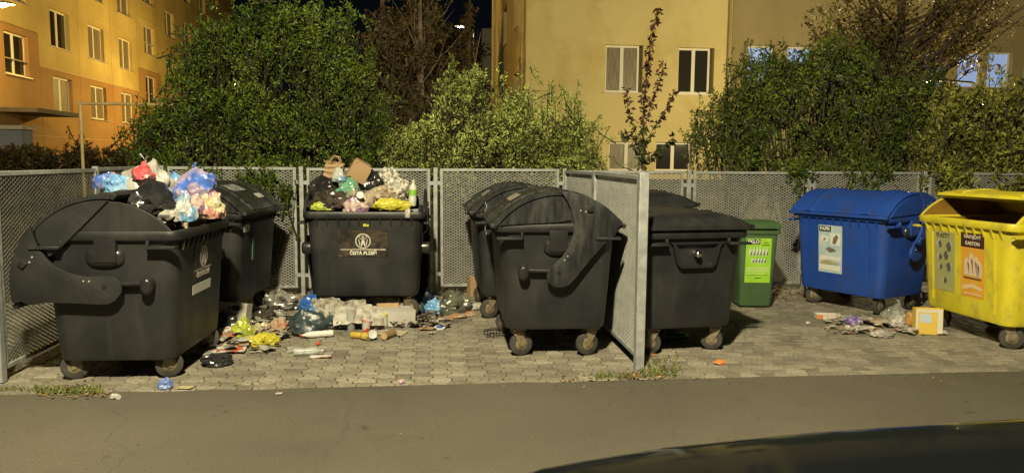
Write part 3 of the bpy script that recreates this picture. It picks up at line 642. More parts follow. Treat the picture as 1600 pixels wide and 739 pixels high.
def container(name, label, cx, cy, rz, m, ml, lid_rot=0, kind='round', group=None, zb=ZB, sc=1., yel=False, chain=False, inner=None):
    t = thing(name, label, 'waste container', (cx, cy, 0), R(rz), group); t.scale = (sc, sc, sc)
    ob('body', body_mesh(m, zb=zb), t)
    # comb of ribs under the rim
    def rib(i, sy):
        x = -BW/2+.14+i*(BW-.28)/9
        return MB().prism([(sy*(BD/2-.032), ZR-.067), (sy*(BD/2+.004), ZR-.067), (sy*(BD/2-.03), ZR-.15)], x-.008, x+.008)
    for sy in (-1, 1):
        for i in range(10): ob('rib', rib(i, sy).mesh('rib', m), t)
    for sx in (-1, 1):
        for sy in (-1, 1):
            ob('lifting_ledge', bevel(MB().box((sx*(BW/2+.018), sy*.40, ZR-.115), (.075, .21, .022)).box((sx*(BW/2-.005), sy*.30, ZR-.092), (.06, .02, .05)).mesh('lifting_ledge', m), .004, 1), t)
    casters(t, .43, .31, ZB, rz)
    if kind == 'round':
        ck = [(-.455, ZR-.004)]+arcpts(.607, 140.5, 39.5, 18)+[(.455, ZR-.004)]
        for sx in (-1, 1):
            ob('cheek', bevel(MB().prism(ck, sx*(BW/2-.012)-.014, sx*(BW/2-.012)+.014).mesh('cheek', m), .004, 1), t)
            # trunnion pocket: strap, hub dome and lifting pin
            b = MB(); b.box((sx*(BW/2-.012), .0, ZR-.14), (.05, .15, .17)); ob('trunnion_strap', bevel(b.mesh('trunnion_strap', M['pit'] if m is M['black'] else m), .006, 2), t)
            b = MB(); rings = []
            for k in range(7):
                a = PI/2*k/6; rr_ = math.cos(a); h = math.sin(a)
                rings.append([(sx*(BW/2-.045+.055*h), (.130*rr_+.012)*math.copysign(abs(math.cos(2*PI*j/20))**.7, math.cos(2*PI*j/20))+.02, .935+(.066*rr_+.01)*math.copysign(abs(math.sin(2*PI*j/20))**.7, math.sin(2*PI*j/20))) for j in range(20)])
            b.loft(rings); ob('trunnion', b.mesh('trunnion', M['pit'], 50), t)
        # lid turning about the pivot
        lid = ob('lid', None, t, (0, 0, PZ), (R(-lid_rot), 0, 0))
        ro, ri = .640, .622; a0, a1 = 143.5, 36.5; n = 26; b = MB(); rings = []
        hx = BW/2+.004
        for i in range(n+1):
            a = R(a0+(a1-a0)*i/n); ca, sa = math.cos(a), math.sin(a)
            ro_ = ro+(.014 if i in (0, 1, n-1, n) else 0)
            rings.append([(-hx, ro_*ca, ro_*sa), (-hx*.985, (ro_+.008)*ca, (ro_+.008)*sa), (-hx*.66, (ro_+.010)*ca, (ro_+.010)*sa), (-hx*.64, (ro_+.024)*ca, (ro_+.024)*sa), (-hx*.52, (ro_+.024)*ca, (ro_+.024)*sa), (-hx*.5, (ro_+.011)*ca, (ro_+.011)*sa),
                          (hx*.5, (ro_+.011)*ca, (ro_+.011)*sa), (hx*.52, (ro_+.024)*ca, (ro_+.024)*sa), (hx*.64, (ro_+.024)*ca, (ro_+.024)*sa), (hx*.66, (ro_+.010)*ca, (ro_+.010)*sa), (hx*.985, (ro_+.008)*ca, (ro_+.008)*sa), (hx, ro_*ca, ro_*sa),
                          (hx, ri*ca, ri*sa), (-hx, ri*ca, ri*sa)])
        b.loft(rings); lid_me = b.mesh('lid_shell', ml, 30); ob('lid_shell', lid_me, lid)
        for sy, an in ((-1, a0), (1, a1)):   # front and rear lips
            a = R(an); c_ = (ro*math.cos(a), ro*math.sin(a))
            bb = MB().box((0, c_[0]+sy*.012, c_[1]-.008), (2*hx+.02, .055, .035)); ob('lip', bevel(bb.mesh('lip', ml), .008, 2), lid)
        arm = [(p, q-PZ) for p, q in arcpts(.652, 89, 37, 12)]+[(.47, .355), (.455, .30), (.36, .22), (.24, .08), (.12, -.07), (.085, -.105), (.03, -.125), (-.04, -.12), (-.09, -.08), (-.10, -.03), (-.08, .02), (-.045, .06), (.03, .13), (.085, .22), (.115, .32), (.118, .41), (.09, .52), (.05, .59)]
        fr = [(p, q-PZ) for p, q in arcpts(.612, 142, 88, 14)]+[(.07, .55), (.10, .42), (.0, .403)]
        for sx in (-1, 1):
            ob('lid_arm', bevel(MB().prism(arm, sx*(BW/2+.012), sx*(BW/2+.040)).mesh('lid_arm', ml), .006, 2), lid)
            ob('lid_end', bevel(MB().prism(fr, sx*(BW/2+.006), sx*(BW/2+.020)).mesh('lid_end', ml), .003, 1), lid)
            ob('pivot_bolt', MB().lathe([(.02, sx*(BW/2+.038)), (.016, sx*(BW/2+.047))], 12, 'X').mesh('pivot_bolt', M['pit'], 50), lid)
            for q, (yy, zz) in enumerate(((.045, .10), (.07, .13), (.17, .50), (.21, .49))): ob('rivet', MB().lathe([(.008, sx*(BW/2+.039)), (.005, sx*(BW/2+.044))], 8, 'X').mesh('rivet', M['galv'], 50), lid, (0, yy, zz))
            ob('grip', bevel(MB().box((sx*(BW/2+.045), .25, .515), (.03, .05, .05)).mesh('grip', M['pit']), .01, 2), lid)
            # damper bar with its end disc, fixed on the body
            if m is M['blue']: continue
            b = MB(); b.tube([(sx*(BW/2+.0), -.03, .745), (sx*(BW/2+.0), -.27, .752)], .020, 8)
            ob('lever', b.mesh('lever', M['pit'] if m is M['black'] else m, 50), t)
            ob('lever_stop', bevel(MB().lathe([(.052, sx*(BW/2-.05)), (.058, sx*(BW/2+.03)), (.04, sx*(BW/2+.05))], 16, 'X', Matrix.Translation((0, -.285, .735)) @ Matrix.Diagonal((1, .8, 1.15, 1))).mesh('lever_stop', M['pit'] if m is M['black'] else m, 50), .003, 1), t)
    else:
        b = MB(); rings = []
        for k, (w_, d_, z_) in enumerate(((BW+.05, BD+.05, ZR+.004), (BW+.07, BD+.07, ZR+.012), (BW+.07, BD+.07, ZR+.045), (BW+.02, BD+.02, ZR+.06), (BW-.08, BD-.16, ZR+.11), (BW-.25, BD-.42, ZR+.148), (BW-.5, BD-.8, ZR+.155))):
            rings.append(rrect(w_, d_, .08 if k < 5 else .05, z_, 6))
        b.loft(rings); lid = ob('lid', b.mesh('lid', ml, 30), t)
        ob('hinge_bar', MB().tube([(-BW/2, BD/2+.03, ZR+.03), (BW/2, BD/2+.03, ZR+.03)], .022, 10).mesh('hinge_bar', ml, 50), lid)
        for q in (-.3, 0, .3): ob('lid_rib', bevel(MB().box((q*.9, 0, ZR+.146), (.07, .62, .03)).mesh('lid_rib', ml), .01, 2), lid)
        for sy in (-1, 1): ob('lid_grip', bevel(MB().box((.0, sy*(BD/2+.05), ZR+.03), (.5, .05, .03)).mesh('lid_grip', ml), .01, 2), lid)
        for sx in (-1, 1):
            out = [(-.26, 1.03), (.26, 1.03), (.23, 1.0), (.185, .83), (.15, .80), (-.15, .80), (-.185, .83), (-.23, 1.0)]
            inn = [(y*.82, .915+(z-.915)*.84) for y, z in out]
            b = MB(); x0, x1 = sx*(BW/2-.062), sx*(BW/2+.004); n = len(out)
            b.loft([[(x0, y, z) for y, z in out], [(x1, y, z) for y, z in out], [(x1, y, z) for y, z in inn], [(x0+sx*.01, y*.95, z) for y, z in inn]]); ob('trunnion_pocket', b.mesh('trunnion_pocket', M['pit']), t)
            ob('trunnion', MB().lathe([(.03, sx*(BW/2-.05)), (.03, sx*(BW/2+.02)), (.022, sx*(BW/2+.035)), (.004, sx*(BW/2+.04))], 14, 'X', Matrix.Translation((0, 0, .925))).mesh('trunnion', M['chrome'], 50), t)
    if chain:
        pts = []
        for k in range(15): pts.append((-BW/2+.12+.012*math.sin(k*2.4), -BD/2-.02-.012*math.cos(k*1.7), ZR+.11-.022*k))
        b = MB()
        for p, q in zip(pts[:-1], pts[1:]):
            c_ = (Vector(p)+Vector(q))/2; b.tube([Vector(c_)+Vector((.009*math.cos(a), .004*math.sin(a*2), .013*math.sin(a))) for a in [2*PI*i/7 for i in range(8)]], .0026, 4, cap=False)
        ob('chain', b.mesh('chain', M['galv']), t)
    return t
def decal(par, x, z, w_, h_, m, D_=BD, Db=BDb, zr=ZR, zb=ZB, off=.004, tilt=0., name='sticker', label=None):
    """a sticker on the front wall; the wall leans, so the sticker does too"""
    f0, f1 = zb+.05, zr-.07; y1, y0 = D_/2-.03, Db/2
    yy = y0+(y1-y0)*((z-zb)/(zr-.07-zb)); lean = math.atan2(y1-y0, zr-.07-zb)
    b = MB(); b.prism(rect(-w_/2, -h_/2, w_/2, h_/2), -.0008, .0008, 'XY')
    o = ob(name, b.mesh(name, m), par, (x, -yy-off, z)); o.rotation_euler = Matrix.Rotation(R(90)+lean, 3, 'X').to_euler()
    if tilt: o.rotation_euler = (Matrix.Rotation(R(90)+lean, 3, 'X') @ Matrix.Rotation(R(tilt), 3, 'Z')).to_euler()
    if label: o['label'] = label
    return o
def put(par, me, x, y, layer=1, name='lettering', rz=0): return ob(name, me, par, (x, y, .0012+.0009*layer), (0, 0, rz))

GB = 'black round-lid containers'
b1 = container('waste_container', 'open black container at far left, lid swung back, heaped with bags', -2.28, 6.08, 88, M['black'], M['black'], 48, sc=.985, zb=.15, group=GB)
b2 = container('waste_container', 'closed black container in the left rear corner, behind the open one', -2.24, 7.86, 85, M['black'], M['black_lid'], 0, group=GB)
b4 = container('waste_container', 'open overflowing black container against the back fence, city poster on its front', -.67, 8.02, -1, M['black'], M['black'], 104, sc=.985, group=GB)
b3 = container('waste_container', 'closed black round-lid container directly left of the mesh divider', 1.03, 6.50, -91, M['black'], M['black_lid'], 0, group=GB, chain=True)
b5 = container('waste_container', 'closed black container half hidden behind the one at the mesh divider', .92, 8.04, -89, M['black'], M['black_lid'], 0, group=GB, chain=True)
b6 = container('waste_container', 'flat-lid black container just right of the mesh divider, shiny trunnion in its pocket', 2.12, 6.5, -82, M['black'], M['black'], kind='flat', sc=.945, group='black flat-lid containers')
b7 = container('waste_container', 'flat-lid black container behind the one right of the divider, only its lid showing', 2.2, 8.1, -88, M['black'], M['black'], kind='flat', sc=1.03, group='black flat-lid containers')
b8 = container('waste_container', 'blue paper container with a rounded lid right of the green bin', 4.92, 7.97, -65, M['blue'], M['blue'], 0, sc=.965, zb=.19)
b9 = container('waste_container', 'yellow container with half open lid at the right edge', 5.43, 6.42, -89, M['yellow'], M['yellow'], 31, sc=1.0, zb=.205)
ob('brown_lining', MB().loft([rrect(BW-.16, BD-.16, .07, z, 6) for z in (.78, ZR-.015)], cap=False).mesh('brown_lining', M['yellow_in']), b9)  # inner walls, browner and darker than the shell
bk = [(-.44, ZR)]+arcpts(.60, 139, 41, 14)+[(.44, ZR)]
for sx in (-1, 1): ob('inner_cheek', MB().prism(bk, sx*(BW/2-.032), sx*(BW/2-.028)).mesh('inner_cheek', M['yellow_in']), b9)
# raised wall ribs in the body plastic on blue and yellow
for bb in (b8, b9):
    for x in (-.40, .40):
        b = MB(); b.prism([(-BDb/2-.004, ZB+.06), (-BDb/2-.014, ZB+.07), (-BD/2+.018, ZR-.16), (-BD/2+.03, ZR-.15)], x-.006, x+.006); ob('wall_ridge', b.mesh('wall_ridge', M['blue' if bb is b8 else 'yellow']), bb)

# stickers --------------------------------------------------------
WHT, GRY, BLK = (.62, .62, .58), (.30, .30, .28), (.015, .015, .015)
poster = mat('grunge_poster', (.035, .026, .018), .45, col2=(.12, .095, .065), scale=14, detail=9, contrast=(.45, .8), stretch=(1, 3, 1), dirt=(.009, .007, .006), dscale=5, dlim=(.45, .6))
def plzen(par, x, z, w_, h_, lab, strip=False):
    p = decal(par, x, z, w_, h_, poster, label=lab)
    s_ = h_; cx, cy = 0, h_*.10
    g = ring(cx, cy, .25*s_, .285*s_)
    g += ring(cx, cy+.15*s_, .02*s_, .045*s_, 14)+ring(cx, cy+.075*s_, .17*s_, .19*s_, 16, 25, 155)+ring(cx, cy+.24*s_, .16*s_, .18*s_, 16, 215, 325)
    g += [[(cx-.02*s_, cy+.08*s_), (cx+.02*s_, cy+.08*s_), (cx+.07*s_, cy-.06*s_), (cx+.09*s_, cy-.22*s_), (cx+.06*s_, cy-.22*s_), (cx, cy-.07*s_), (cx-.06*s_, cy-.22*s_), (cx-.09*s_, cy-.22*s_), (cx-.07*s_, cy-.06*s_)],
          [(cx-.17*s_, cy+.06*s_), (cx-.15*s_, cy+.08*s_), (cx-.10*s_, cy-.16*s_), (cx-.13*s_, cy-.17*s_)], [(cx+.17*s_, cy+.06*s_), (cx+.15*s_, cy+.08*s_), (cx+.10*s_, cy-.16*s_), (cx+.13*s_, cy-.17*s_)]]
    put(p, flat(g).mesh('emblem', ink((.55, .52, .46))), 0, 0, 1, 'emblem')
    put(p, text_mesh('ČISTÁ PLZEŇ', h_*.17, ink((.6, .57, .5)), .0022*h_/.28, 1.0), 0, -h_*.36, 1)
    put(p, flat([[(-w_*.46, -h_*.235), (w_*.46, -h_*.255), (w_*.46, -h_*.20), (-w_*.1, -h_*.19), (-w_*.46, -h_*.205)]]).mesh('light_band', mat('poster_band', (.25, .22, .17), .5, col2=(.45, .42, .35), scale=20)), 0, 0, .3, 'light_band')
    if strip: decal(par, x-.01, z-h_/2-.065, w_*1.0, .075, ink(WHT), label='white paper strip')
plzen(b4, -.02, .80, .50, .275, 'dark brown poster with a white round emblem')
plzen(b1, .02, .84, .42, .30, 'dark poster with a white round emblem', True)
for par, x, z in ((b4, .02, .992), (b1, -.02, 1.02)):
    q = decal(par, x, z, .085, .036, ink((.02, .02, .01)), label='small yellow label'); put(q, flat([rect(-.035, -.012, -.005, .014), rect(.0, -.014, .02, .010), rect(.024, -.006, .036, .012)]).mesh('print', ink((.5, .48, .06))), 0, 0, 1, 'print')
decal(b1, -.44, 1.01, .05, .07, ink((.5, .47, .30)), tilt=-12)
q = decal(b2, -.40, .96, .16, .075, ink((.55, .56, .54)), label='small white label'); put(q, flat([rect(-.06, -.008, .05, .004)]).mesh('print', ink(GRY)), 0, 0, 1, 'print'); put(q, flat([rect(-.06, -.024, .06, -.016)]).mesh('print', ink(GRY)), 0, 0, 1, 'print')
gs = decal(b2, -.18, .74, .07, .24, ink((.03, .16, .05)), label='torn green sticker'); put(gs, flat([[(-.03, -.11), (-.015, -.12), (-.02, .08), (-.032, .10)]]).mesh('torn_edge', ink((.35, .4, .35))), 0, 0, 1, 'torn_edge')
def lid_decal(par, ang, x, w_, h_, m, lab):
    lid = [c for c in par.children if c.name.startswith('lid') and c.type == 'EMPTY'][0]; rr_ = .6535
    b = MB(); n = 6; da = h_/rr_/2; rings = []
    for i in range(n+1):
        a = R(ang)-da+2*da*i/n; rings.append([(x-w_/2, rr_*math.cos(a), rr_*math.sin(a)), (x+w_/2, rr_*math.cos(a), rr_*math.sin(a)), (x+w_/2, (rr_-.002)*math.cos(a), (rr_-.002)*math.sin(a)), (x-w_/2, (rr_-.002)*math.cos(a), (rr_-.002)*math.sin(a))])
    b.loft(rings); o = ob('sticker', b.mesh('sticker', m, 60), lid); o['label'] = lab
grl = mat('worn_label', (.32, .34, .33), .4, col2=(.1, .11, .11), scale=22, contrast=(.5, .6), stretch=(1, .4, 1))
lid_decal(b2, 112, -.08, .36, .15, grl, 'worn pale sticker'); lid_decal(b2, 128, .26, .24, .07, ink((.5, .5, .46)), 'white strip sticker')
lid_decal(b3, 118, -.12, .36, .11, mat('worn_pinkish_label', (.40, .33, .28), .4, col2=(.15, .13, .12), scale=18), 'worn pinkish sticker'); lid_decal(b5, 122, .14, .40, .10, grl, 'worn pale sticker'); lid_decal(b5, 138, -.2, .2, .06, ink((.3, .32, .3)), 'small pale sticker')

# ---- green glass bin ----
b10 = thing('wheelie_bin', 'green two-wheeled glass bin with a bright green poster', 'wheelie bin', (3.68, 8.15, 0), R(-6)); b10.scale = (.87, .9, .905)
GW, GD = .53, .56
b = MB(); b.loft([rrect(.41, .44, .05, .02, 5), rrect(.425, .455, .05, .04, 5), rrect(.47, .51, .05, .6, 5), rrect(.50, .54, .05, .93, 5), rrect(.55, .58, .05, .935, 5), rrect(.555, .585, .05, .985, 5), rrect(.5, .53, .05, .985, 5), rrect(.47, .5, .05, .9, 5), rrect(.39, .42, .05, .1, 5)])
ob('body', b.mesh('body', M['green'], 35), b10)
b = MB(); b.loft([rrect(.57, .62, .05, .988, 5), rrect(.59, .64, .05, .996, 5), rrect(.59, .64, .05, 1.035, 5), rrect(.56, .60, .05, 1.052, 5), rrect(.46, .44, .05, 1.085, 5), rrect(.3, .3, .05, 1.09, 5)])
lidg = ob('lid', b.mesh('lid', M['green'], 32), b10, (0, 0, 0), (R(-2.0), 0, 0)); ob('lid_handle', MB().tube([(-.2, -.33, 1.01), (-.2, -.355, 1.0), (.2, -.355, 1.0), (.2, -.33, 1.01)], .013, 8).mesh('lid_handle', M['green'], 50), lidg)
ob('handle', MB().tube([(-.24, .29, .95), (-.24, .36, .99), (.24, .36, .99), (.24, .29, .95)], .015, 8).mesh('handle', M['green'], 50), b10)
for sx in (-1, 1): ob('wheel', MB().lathe([(.03, -.022), (.09, -.022), (.1, -.012), (.1, .012), (.09, .022), (.03, .022)], 20, 'X').mesh('wheel', M['rubber'], 40), b10, (sx*.255, .2, .1))
lime = mat('lime_poster', (.24, .50, .03), .4, col2=(.33, .58, .05), scale=4)
p = decal(b10, .0, .60, .33, .56, lime, D_=.595, Db=.46, zr=1.0, zb=.02, off=.004, label='bright green glass poster')
put(p, flat([rect(-.155, .205, .015, .268)]).mesh('print', ink(BLK)), 0, 0, 1, 'print'); put(p, text_mesh('SKLO', .062, ink((.75, .75, .7)), .0016, 1.0), -.07, .236, 2)
g = []; rr0 = random.Random(5)
for k in range(6):
    x = -.12+.042*k; g.append([(x, .06), (x+.024, .055), (x+.028, .13), (x+.018, .15), (x+.017, .175), (x+.009, .175), (x+.008, .15), (x-.002, .13)])
for k in range(5): x = -.09+.038*k; g.append([(x, -.03), (x+.03, -.035), (x+.034, .02+.01*(k % 2)), (x+.002, .025)])
put(p, flat(g).mesh('print', ink((.52, .58, .48))), 0, 0, 1, 'print')
put(p, flat([[(a+.008, b_+.01) for a, b_ in q_[:3]] for q_ in g]).mesh('print', ink((.12, .16, .10))), 0, 0, 2, 'print')
put(p, flat([rect(-.15, -.10, .14, -.088), rect(-.15, -.122, .13, -.113), rect(-.15, -.14, .145, -.132), rect(-.15, -.17, .1, -.163)]).mesh('print', ink((.5, .6, .3))), 0, 0, 1, 'print')
put(p, flat([rect(-.03, -.225, .05, -.215), rect(-.15, -.188, .14, -.184), rect(.04, .19, .14, .2), rect(.06, .22, .12, .228)]).mesh('print', ink((.03, .10, .01))), 0, 0, 1, 'print')
# ---- blue poster ----
pale = mat('pale_blue_poster', (.33, .45, .52), .4, col2=(.47, .53, .53), scale=6)
p = decal(b8, -.10, .70, .31, .56, pale, label='pale blue paper poster')
put(p, flat([rect(-.145, .205, .01, .268)]).mesh('print', ink(BLK)), 0, 0, 1, 'print'); put(p, text_mesh('PAPÍR', .054, ink((.75, .75, .7)), .0013, .95), -.068, .236, 2)
put(p, flat([rect(.0, .05, .13, .19), [(-.13, .09), (-.03, .08), (-.02, .15), (-.12, .16)], [(-.13, -.08), (.13, -.09), (.14, -.13), (.0, -.12), (-.14, -.14)], rect(-.14, -.25, .13, -.19)]).mesh('print', ink((.62, .62, .58))), 0, 0, 1, 'print')
put(p, flat([[(.03, .07), (.07, .06), (.11, .15), (.08, .18), (.04, .13)], [(-.06, -.0), (.0, -.04), (.08, -.02), (.05, .01), (-.02, .025)], [(-.10, .10), (-.06, .10), (-.06, .14)]]).mesh('print', ink((.16, .13, .09))), 0, 0, 2, 'print')
put(p, flat([[(-.13, -.16), (-.05, -.13), (.12, -.16), (.10, -.18), (-.12, -.18)]]).mesh('print', ink((.35, .30, .16))), 0, 0, 2, 'print')
# ---- yellow posters ----
pp1 = mat('plastics_poster', (.36, .35, .13), .4, col2=(.30, .30, .15), scale=6)
p = decal(b9, -.24, .70, .28, .58, pp1, label='grey green plastics poster')
put(p, text_mesh('PLASTY', .058, ink(BLK), .0012, .95), -.02, .25, 1)
g = []
for cx_, cy_, s_ in ((-.08, .17, .04), (.07, .15, .055), (.02, .06, .05), (-.08, .04, .035), (.07, -.05, .05), (-.07, -.06, .03), (.0, -.19, .035)):
    k = rr0.random(); g.append([(cx_+s_*(.8+.3*math.cos(i*2.1+k*6))*math.cos(2*PI*i/9), cy_+s_*(.8+.3*math.cos(i*3.1))*math.sin(2*PI*i/9)) for i in range(9)])
put(p, flat(g).mesh('print', ink((.42, .42, .34))), 0, 0, 1, 'print'); put(p, flat([[(a*.8+.012, b_*.97) for a, b_ in q_[::2]] for q_ in g]).mesh('print', ink((.10, .10, .07))), 0, 0, 2, 'print')
org = mat('orange_poster', (.62, .30, .03), .4, col2=(.66, .36, .05), scale=5)
p = decal(b9, .13, .71, .29, .60, org, label='orange drinks carton poster')
put(p, flat([rect(-.145, .165, .145, .30)]).mesh('print', ink((.05, .02, .012))), 0, 0, 1, 'print')
put(p, text_mesh('NÁPOJOVÝ', .044, ink((.7, .62, .5)), .0009, .95), 0, .262, 2); put(p, text_mesh('KARTON', .046, ink((.7, .62, .5)), .0012, .95), 0, .202, 2)
g = [[(x, -.1), (x+.055, -.1), (x+.055, h_), (x+.028, h_+.03), (x, h_)] for x, h_ in ((-.10, .04), (-.04, .09), (.02, .06), (.06, .02))]
put(p, flat(g).mesh('print', ink((.60, .48, .36))), 0, 0, 1, 'print'); put(p, flat([[(a*.8-.005, b_*.7-.02) for a, b_ in q_[1:4]] for q_ in g]+[rect(-.11, -.13, .11, -.115)]).mesh('print', ink((.12, .06, .03))), 0, 0, 2, 'print')
put(p, flat([[(-.12, -.2), (0, -.17), (.12, -.2), (.12, -.23), (0, -.21), (-.12, -.24)]]).mesh('print', ink((.66, .50, .28))), 0, 0, 1, 'print'); put(p, flat([rect(-.10, -.275, .11, -.262)]).mesh('print', ink((.66, .50, .28))), 0, 0, 1, 'print')
# ================================================================== THE RUBBISH
def plastic(name, col, col2=None, rough=.28, alpha=1., trans=.0, scale=7, con=(.4, .6), bump=.5):
    return mat(name, col, rough, col2=col2 or tuple(c*.6 for c in col), scale=scale, detail=6, bump=bump, bscale=scale*2.2, contrast=con, trans=trans, alpha=alpha, spec=.6)
B_BLACK = plastic('black_bag', (.016, .016, .018), (.03, .03, .03), .22)
B_SLATE = plastic('slate_bag', (.040, .058, .062), (.028, .04, .044), .38)
B_WHITE = plastic('white_bag', (.52, .50, .46), (.34, .32, .29), .4, trans=.15)
B_REDW = plastic('white_bag_red_inside', (.55, .52, .49), (.55, .05, .06), .35, scale=4.2, con=(.56, .60), trans=.1)
B_BLUE = plastic('blue_bag', (.03, .12, .46), (.10, .26, .60), .3, trans=.15)
B_LBLUE = plastic('light_blue_bag', (.12, .32, .62), (.28, .45, .66), .35, trans=.15)
B_BVIO = plastic('blue_clear_bag', (.06, .14, .50), (.32, .26, .38), .3, scale=9, con=(.45, .55))
B_CLEARB = plastic('clear_bag_blue_contents', (.44, .45, .42), (.13, .26, .42), .3, scale=11, con=(.48, .56))
B_MIX = plastic('clear_bag_mixed_waste', (.46, .42, .26), (.40, .17, .15), .32, scale=12, con=(.48, .6))
B_PINK = plastic('clear_bag_pinkish_waste', (.47, .36, .32), (.20, .10, .20), .3, scale=14, con=(.45, .58))
B_GREY = plastic('clear_grey_bag', (.27, .26, .23), (.075, .07, .065), .22, scale=10, con=(.42, .6))
B_CRINK = plastic('crinkled_clear_plastic', (.55, .52, .44), (.15, .13, .10), .2, scale=22, con=(.42, .6), bump=.8)
B_OLIVE = plastic('olive_clear_bag', (.12, .125, .09), (.045, .045, .035), .25, scale=8)
B_YEL = plastic('yellow_bag', (.58, .52, .05), (.44, .38, .03), .38, trans=.15)
B_YGR = plastic('yellow_green_bag', (.44, .50, .06), (.30, .35, .04), .35, trans=.15)
B_TEAL = plastic('teal_bag', (.13, .34, .22), (.34, .28, .20), .3, scale=9, con=(.5, .6), trans=.1)
B_BEIGE = plastic('beige_crumple', (.42, .35, .25), (.24, .18, .12), .6, scale=12)
B_RUST = plastic('brownish_red_waste', (.34, .16, .08), (.30, .25, .16), .6, scale=16)
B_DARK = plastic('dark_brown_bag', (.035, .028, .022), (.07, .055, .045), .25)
B_CORN = plastic('small_blue_bag', (.13, .20, .52), (.20, .28, .55), .35, trans=.2)
B_GHOST = plastic('thin_clear_film', (.55, .56, .53), (.35, .35, .32), .15, alpha=.5, scale=9, bump=.7)
PAP = mat('white_paper', (.52, .50, .45), .8, col2=(.36, .33, .28), scale=9, trans=.1, dirt=(.20, .16, .12), dscale=14, dlim=(.54, .66))
PAPG = mat('grey_paper', (.26, .245, .21), .85, col2=(.42, .40, .34), scale=14, dirt=(.10, .08, .06), dscale=11, dlim=(.46, .62))
PAPR = mat('printed_leaflet', (.55, .52, .47), .6, col2=(.42, .09, .05), scale=9, contrast=(.55, .6), dirt=(.20, .16, .12), dscale=12, dlim=(.55, .62))
PAPB = mat('colour_leaflet', (.5, .42, .30), .6, col2=(.08, .09, .20), scale=16, contrast=(.5, .58), dirt=(.5, .28, .06), dscale=22, dlim=(.5, .6))
KRAFT = mat('kraft_paper', (.36, .24, .13), .8, col2=(.29, .19, .10), scale=5, bump=.1)
CARD = mat('white_cardboard', (.50, .49, .45), .75, col2=(.40, .38, .34), scale=3, dirt=(.3, .25, .2), dscale=8, dlim=(.6, .8))
TIN = mat('tin', (.6, .58, .5), .3, .8, col2=(.45, .42, .35), scale=12)
def c_(r, g, b, rough=.5): return ink((r, g, b), rough)

def bag_mesh(w_, d_, h_, m, seed, sub=4, rough=1., knot=True, ears=False, flat_=.5):
    bm = bmesh.new(); bmesh.ops.create_icosphere(bm, subdivisions=sub, radius=1); sv = Vector((seed*7.3, seed*3.1, seed*1.7)); rr = random.Random(seed)
    ph = rr.uniform(0, 6); nf = rr.choice([7, 9, 11]); kx, ky = rr.uniform(-.25, .25), rr.uniform(-.25, .25)
    for v in bm.verts:
        p = v.co.copy()
        lump = noise.noise(p*1.3+sv)*.42+noise.noise(p*2.7+sv)*.22
        q = p*3.6+sv+Vector((noise.noise(p*2+sv), noise.noise(p*2.3-sv), 0))*1.5
        cr = (1-abs(noise.noise(q))*2.4)*.105+(1-abs(noise.noise(q*2.1))*2.2)*.062+(1-abs(noise.noise(q*4.6))*2)*.026
        a = math.atan2(p.y-ky, p.x-kx); f = max(0, p.z)**2
        fold = math.sin(nf*a+ph+noise.noise(p*2+sv)*3)*.05*f
        r_ = 1+lump+(cr+fold)*rough
        p = p*r_
        if knot:
            t = max(0, v.co.z-.86)/.14
            if t > 0: p.x = kx*t+p.x*(1-t*.55); p.y = ky*t+p.y*(1-t*.55); p.z += t*.22
        if p.z < -flat_: p.z = -flat_+(p.z+flat_)*.12; 
        v.co = p
    zs = [v.co.z for v in bm.verts]; z0, z1 = min(zs), max(zs); xs = [v.co.x for v in bm.verts]; yv = [v.co.y for v in bm.verts]
    for v in bm.verts:
        v.co = Vector(((v.co.x-(min(xs)+max(xs))/2)/(max(xs)-min(xs))*w_, (v.co.y-(min(yv)+max(yv))/2)/(max(yv)-min(yv))*d_, (v.co.z-z0)/(z1-z0)*h_))
    me = bpy.data.meshes.new('film'); bm.to_mesh(me); bm.free(); me.materials.append(m); smooth_mesh(me, 32); return me
def tie_mesh(m, s_, seed):
    """tied neck with two flaring film ends"""
    b = MB(); rr = random.Random(seed)
    for k in range(3):
        a = rr.uniform(0, 6.28)+k*2.1; rings = []
        for i in range(5):
            t = i/4; c = Vector((math.cos(a)*t*.9, math.sin(a)*t*.9, .1+t*rr.uniform(.5, 1.)))*s_; wd = (.12+.5*t)*s_
            rings.append([c+Vector((-math.sin(a), math.cos(a), 0))*wd*(j/5-.5)+Vector((0, 0, rr.uniform(-.1, .1)*s_*t)) for j in range(6)])
        b.loft(rings, closed=False)
    b.lathe([(.13*s_, -.1*s_), (.09*s_, .05*s_), (.15*s_, .15*s_)], 8)
    return b.mesh('tied_neck', m, 60)
SEED = [100]
def bag(name, label, cat, pos, size, m, rz=None, sub=4, rough=1., knot=True, tilt=(0, 0), group=None, flat_=.5):
    SEED[0] += 1; sd_ = SEED[0]
    rz = random.uniform(0, 6.28) if rz is None else rz
    if knot and size[2] > .09:
        t = thing(name, label, cat, pos, 0, group); t.rotation_euler = (tilt[0], tilt[1], 0)
        ob('film', bag_mesh(*size, m, sd_, sub, rough, knot, flat_=flat_), t)
        ob('tied_neck', tie_mesh(m, min(size)*.17, sd_), t, (0, 0, size[2]*.94))
        return t
    o = ob(name, bag_mesh(*size, m, sd_, sub, rough, knot, flat_=flat_), None, pos, (tilt[0], tilt[1], 0)); return tag(o, label, cat, group)
def gsize(px, py, wpx, hpx, dep=.8):
    p = G(px, py); s_ = (p.x*_fw[0]+p.y*_fw[1]+CAM_H*-_fw[2]*-1)/FPX; return p, wpx*s_, hpx*s_
def gbag(name, label, cat, px, py, wpx, hpx, m, dep=.8, **k):
    """px,py = middle of the base in view"""
    p, w_, h_ = gsize(px, py, wpx, hpx); d_ = w_*dep; h_ = max(.015, h_-d_*.12)
    p.y += d_*.4; p.z = .0
    return bag(name, label, cat, p, (w_, d_, h_), m, **k)
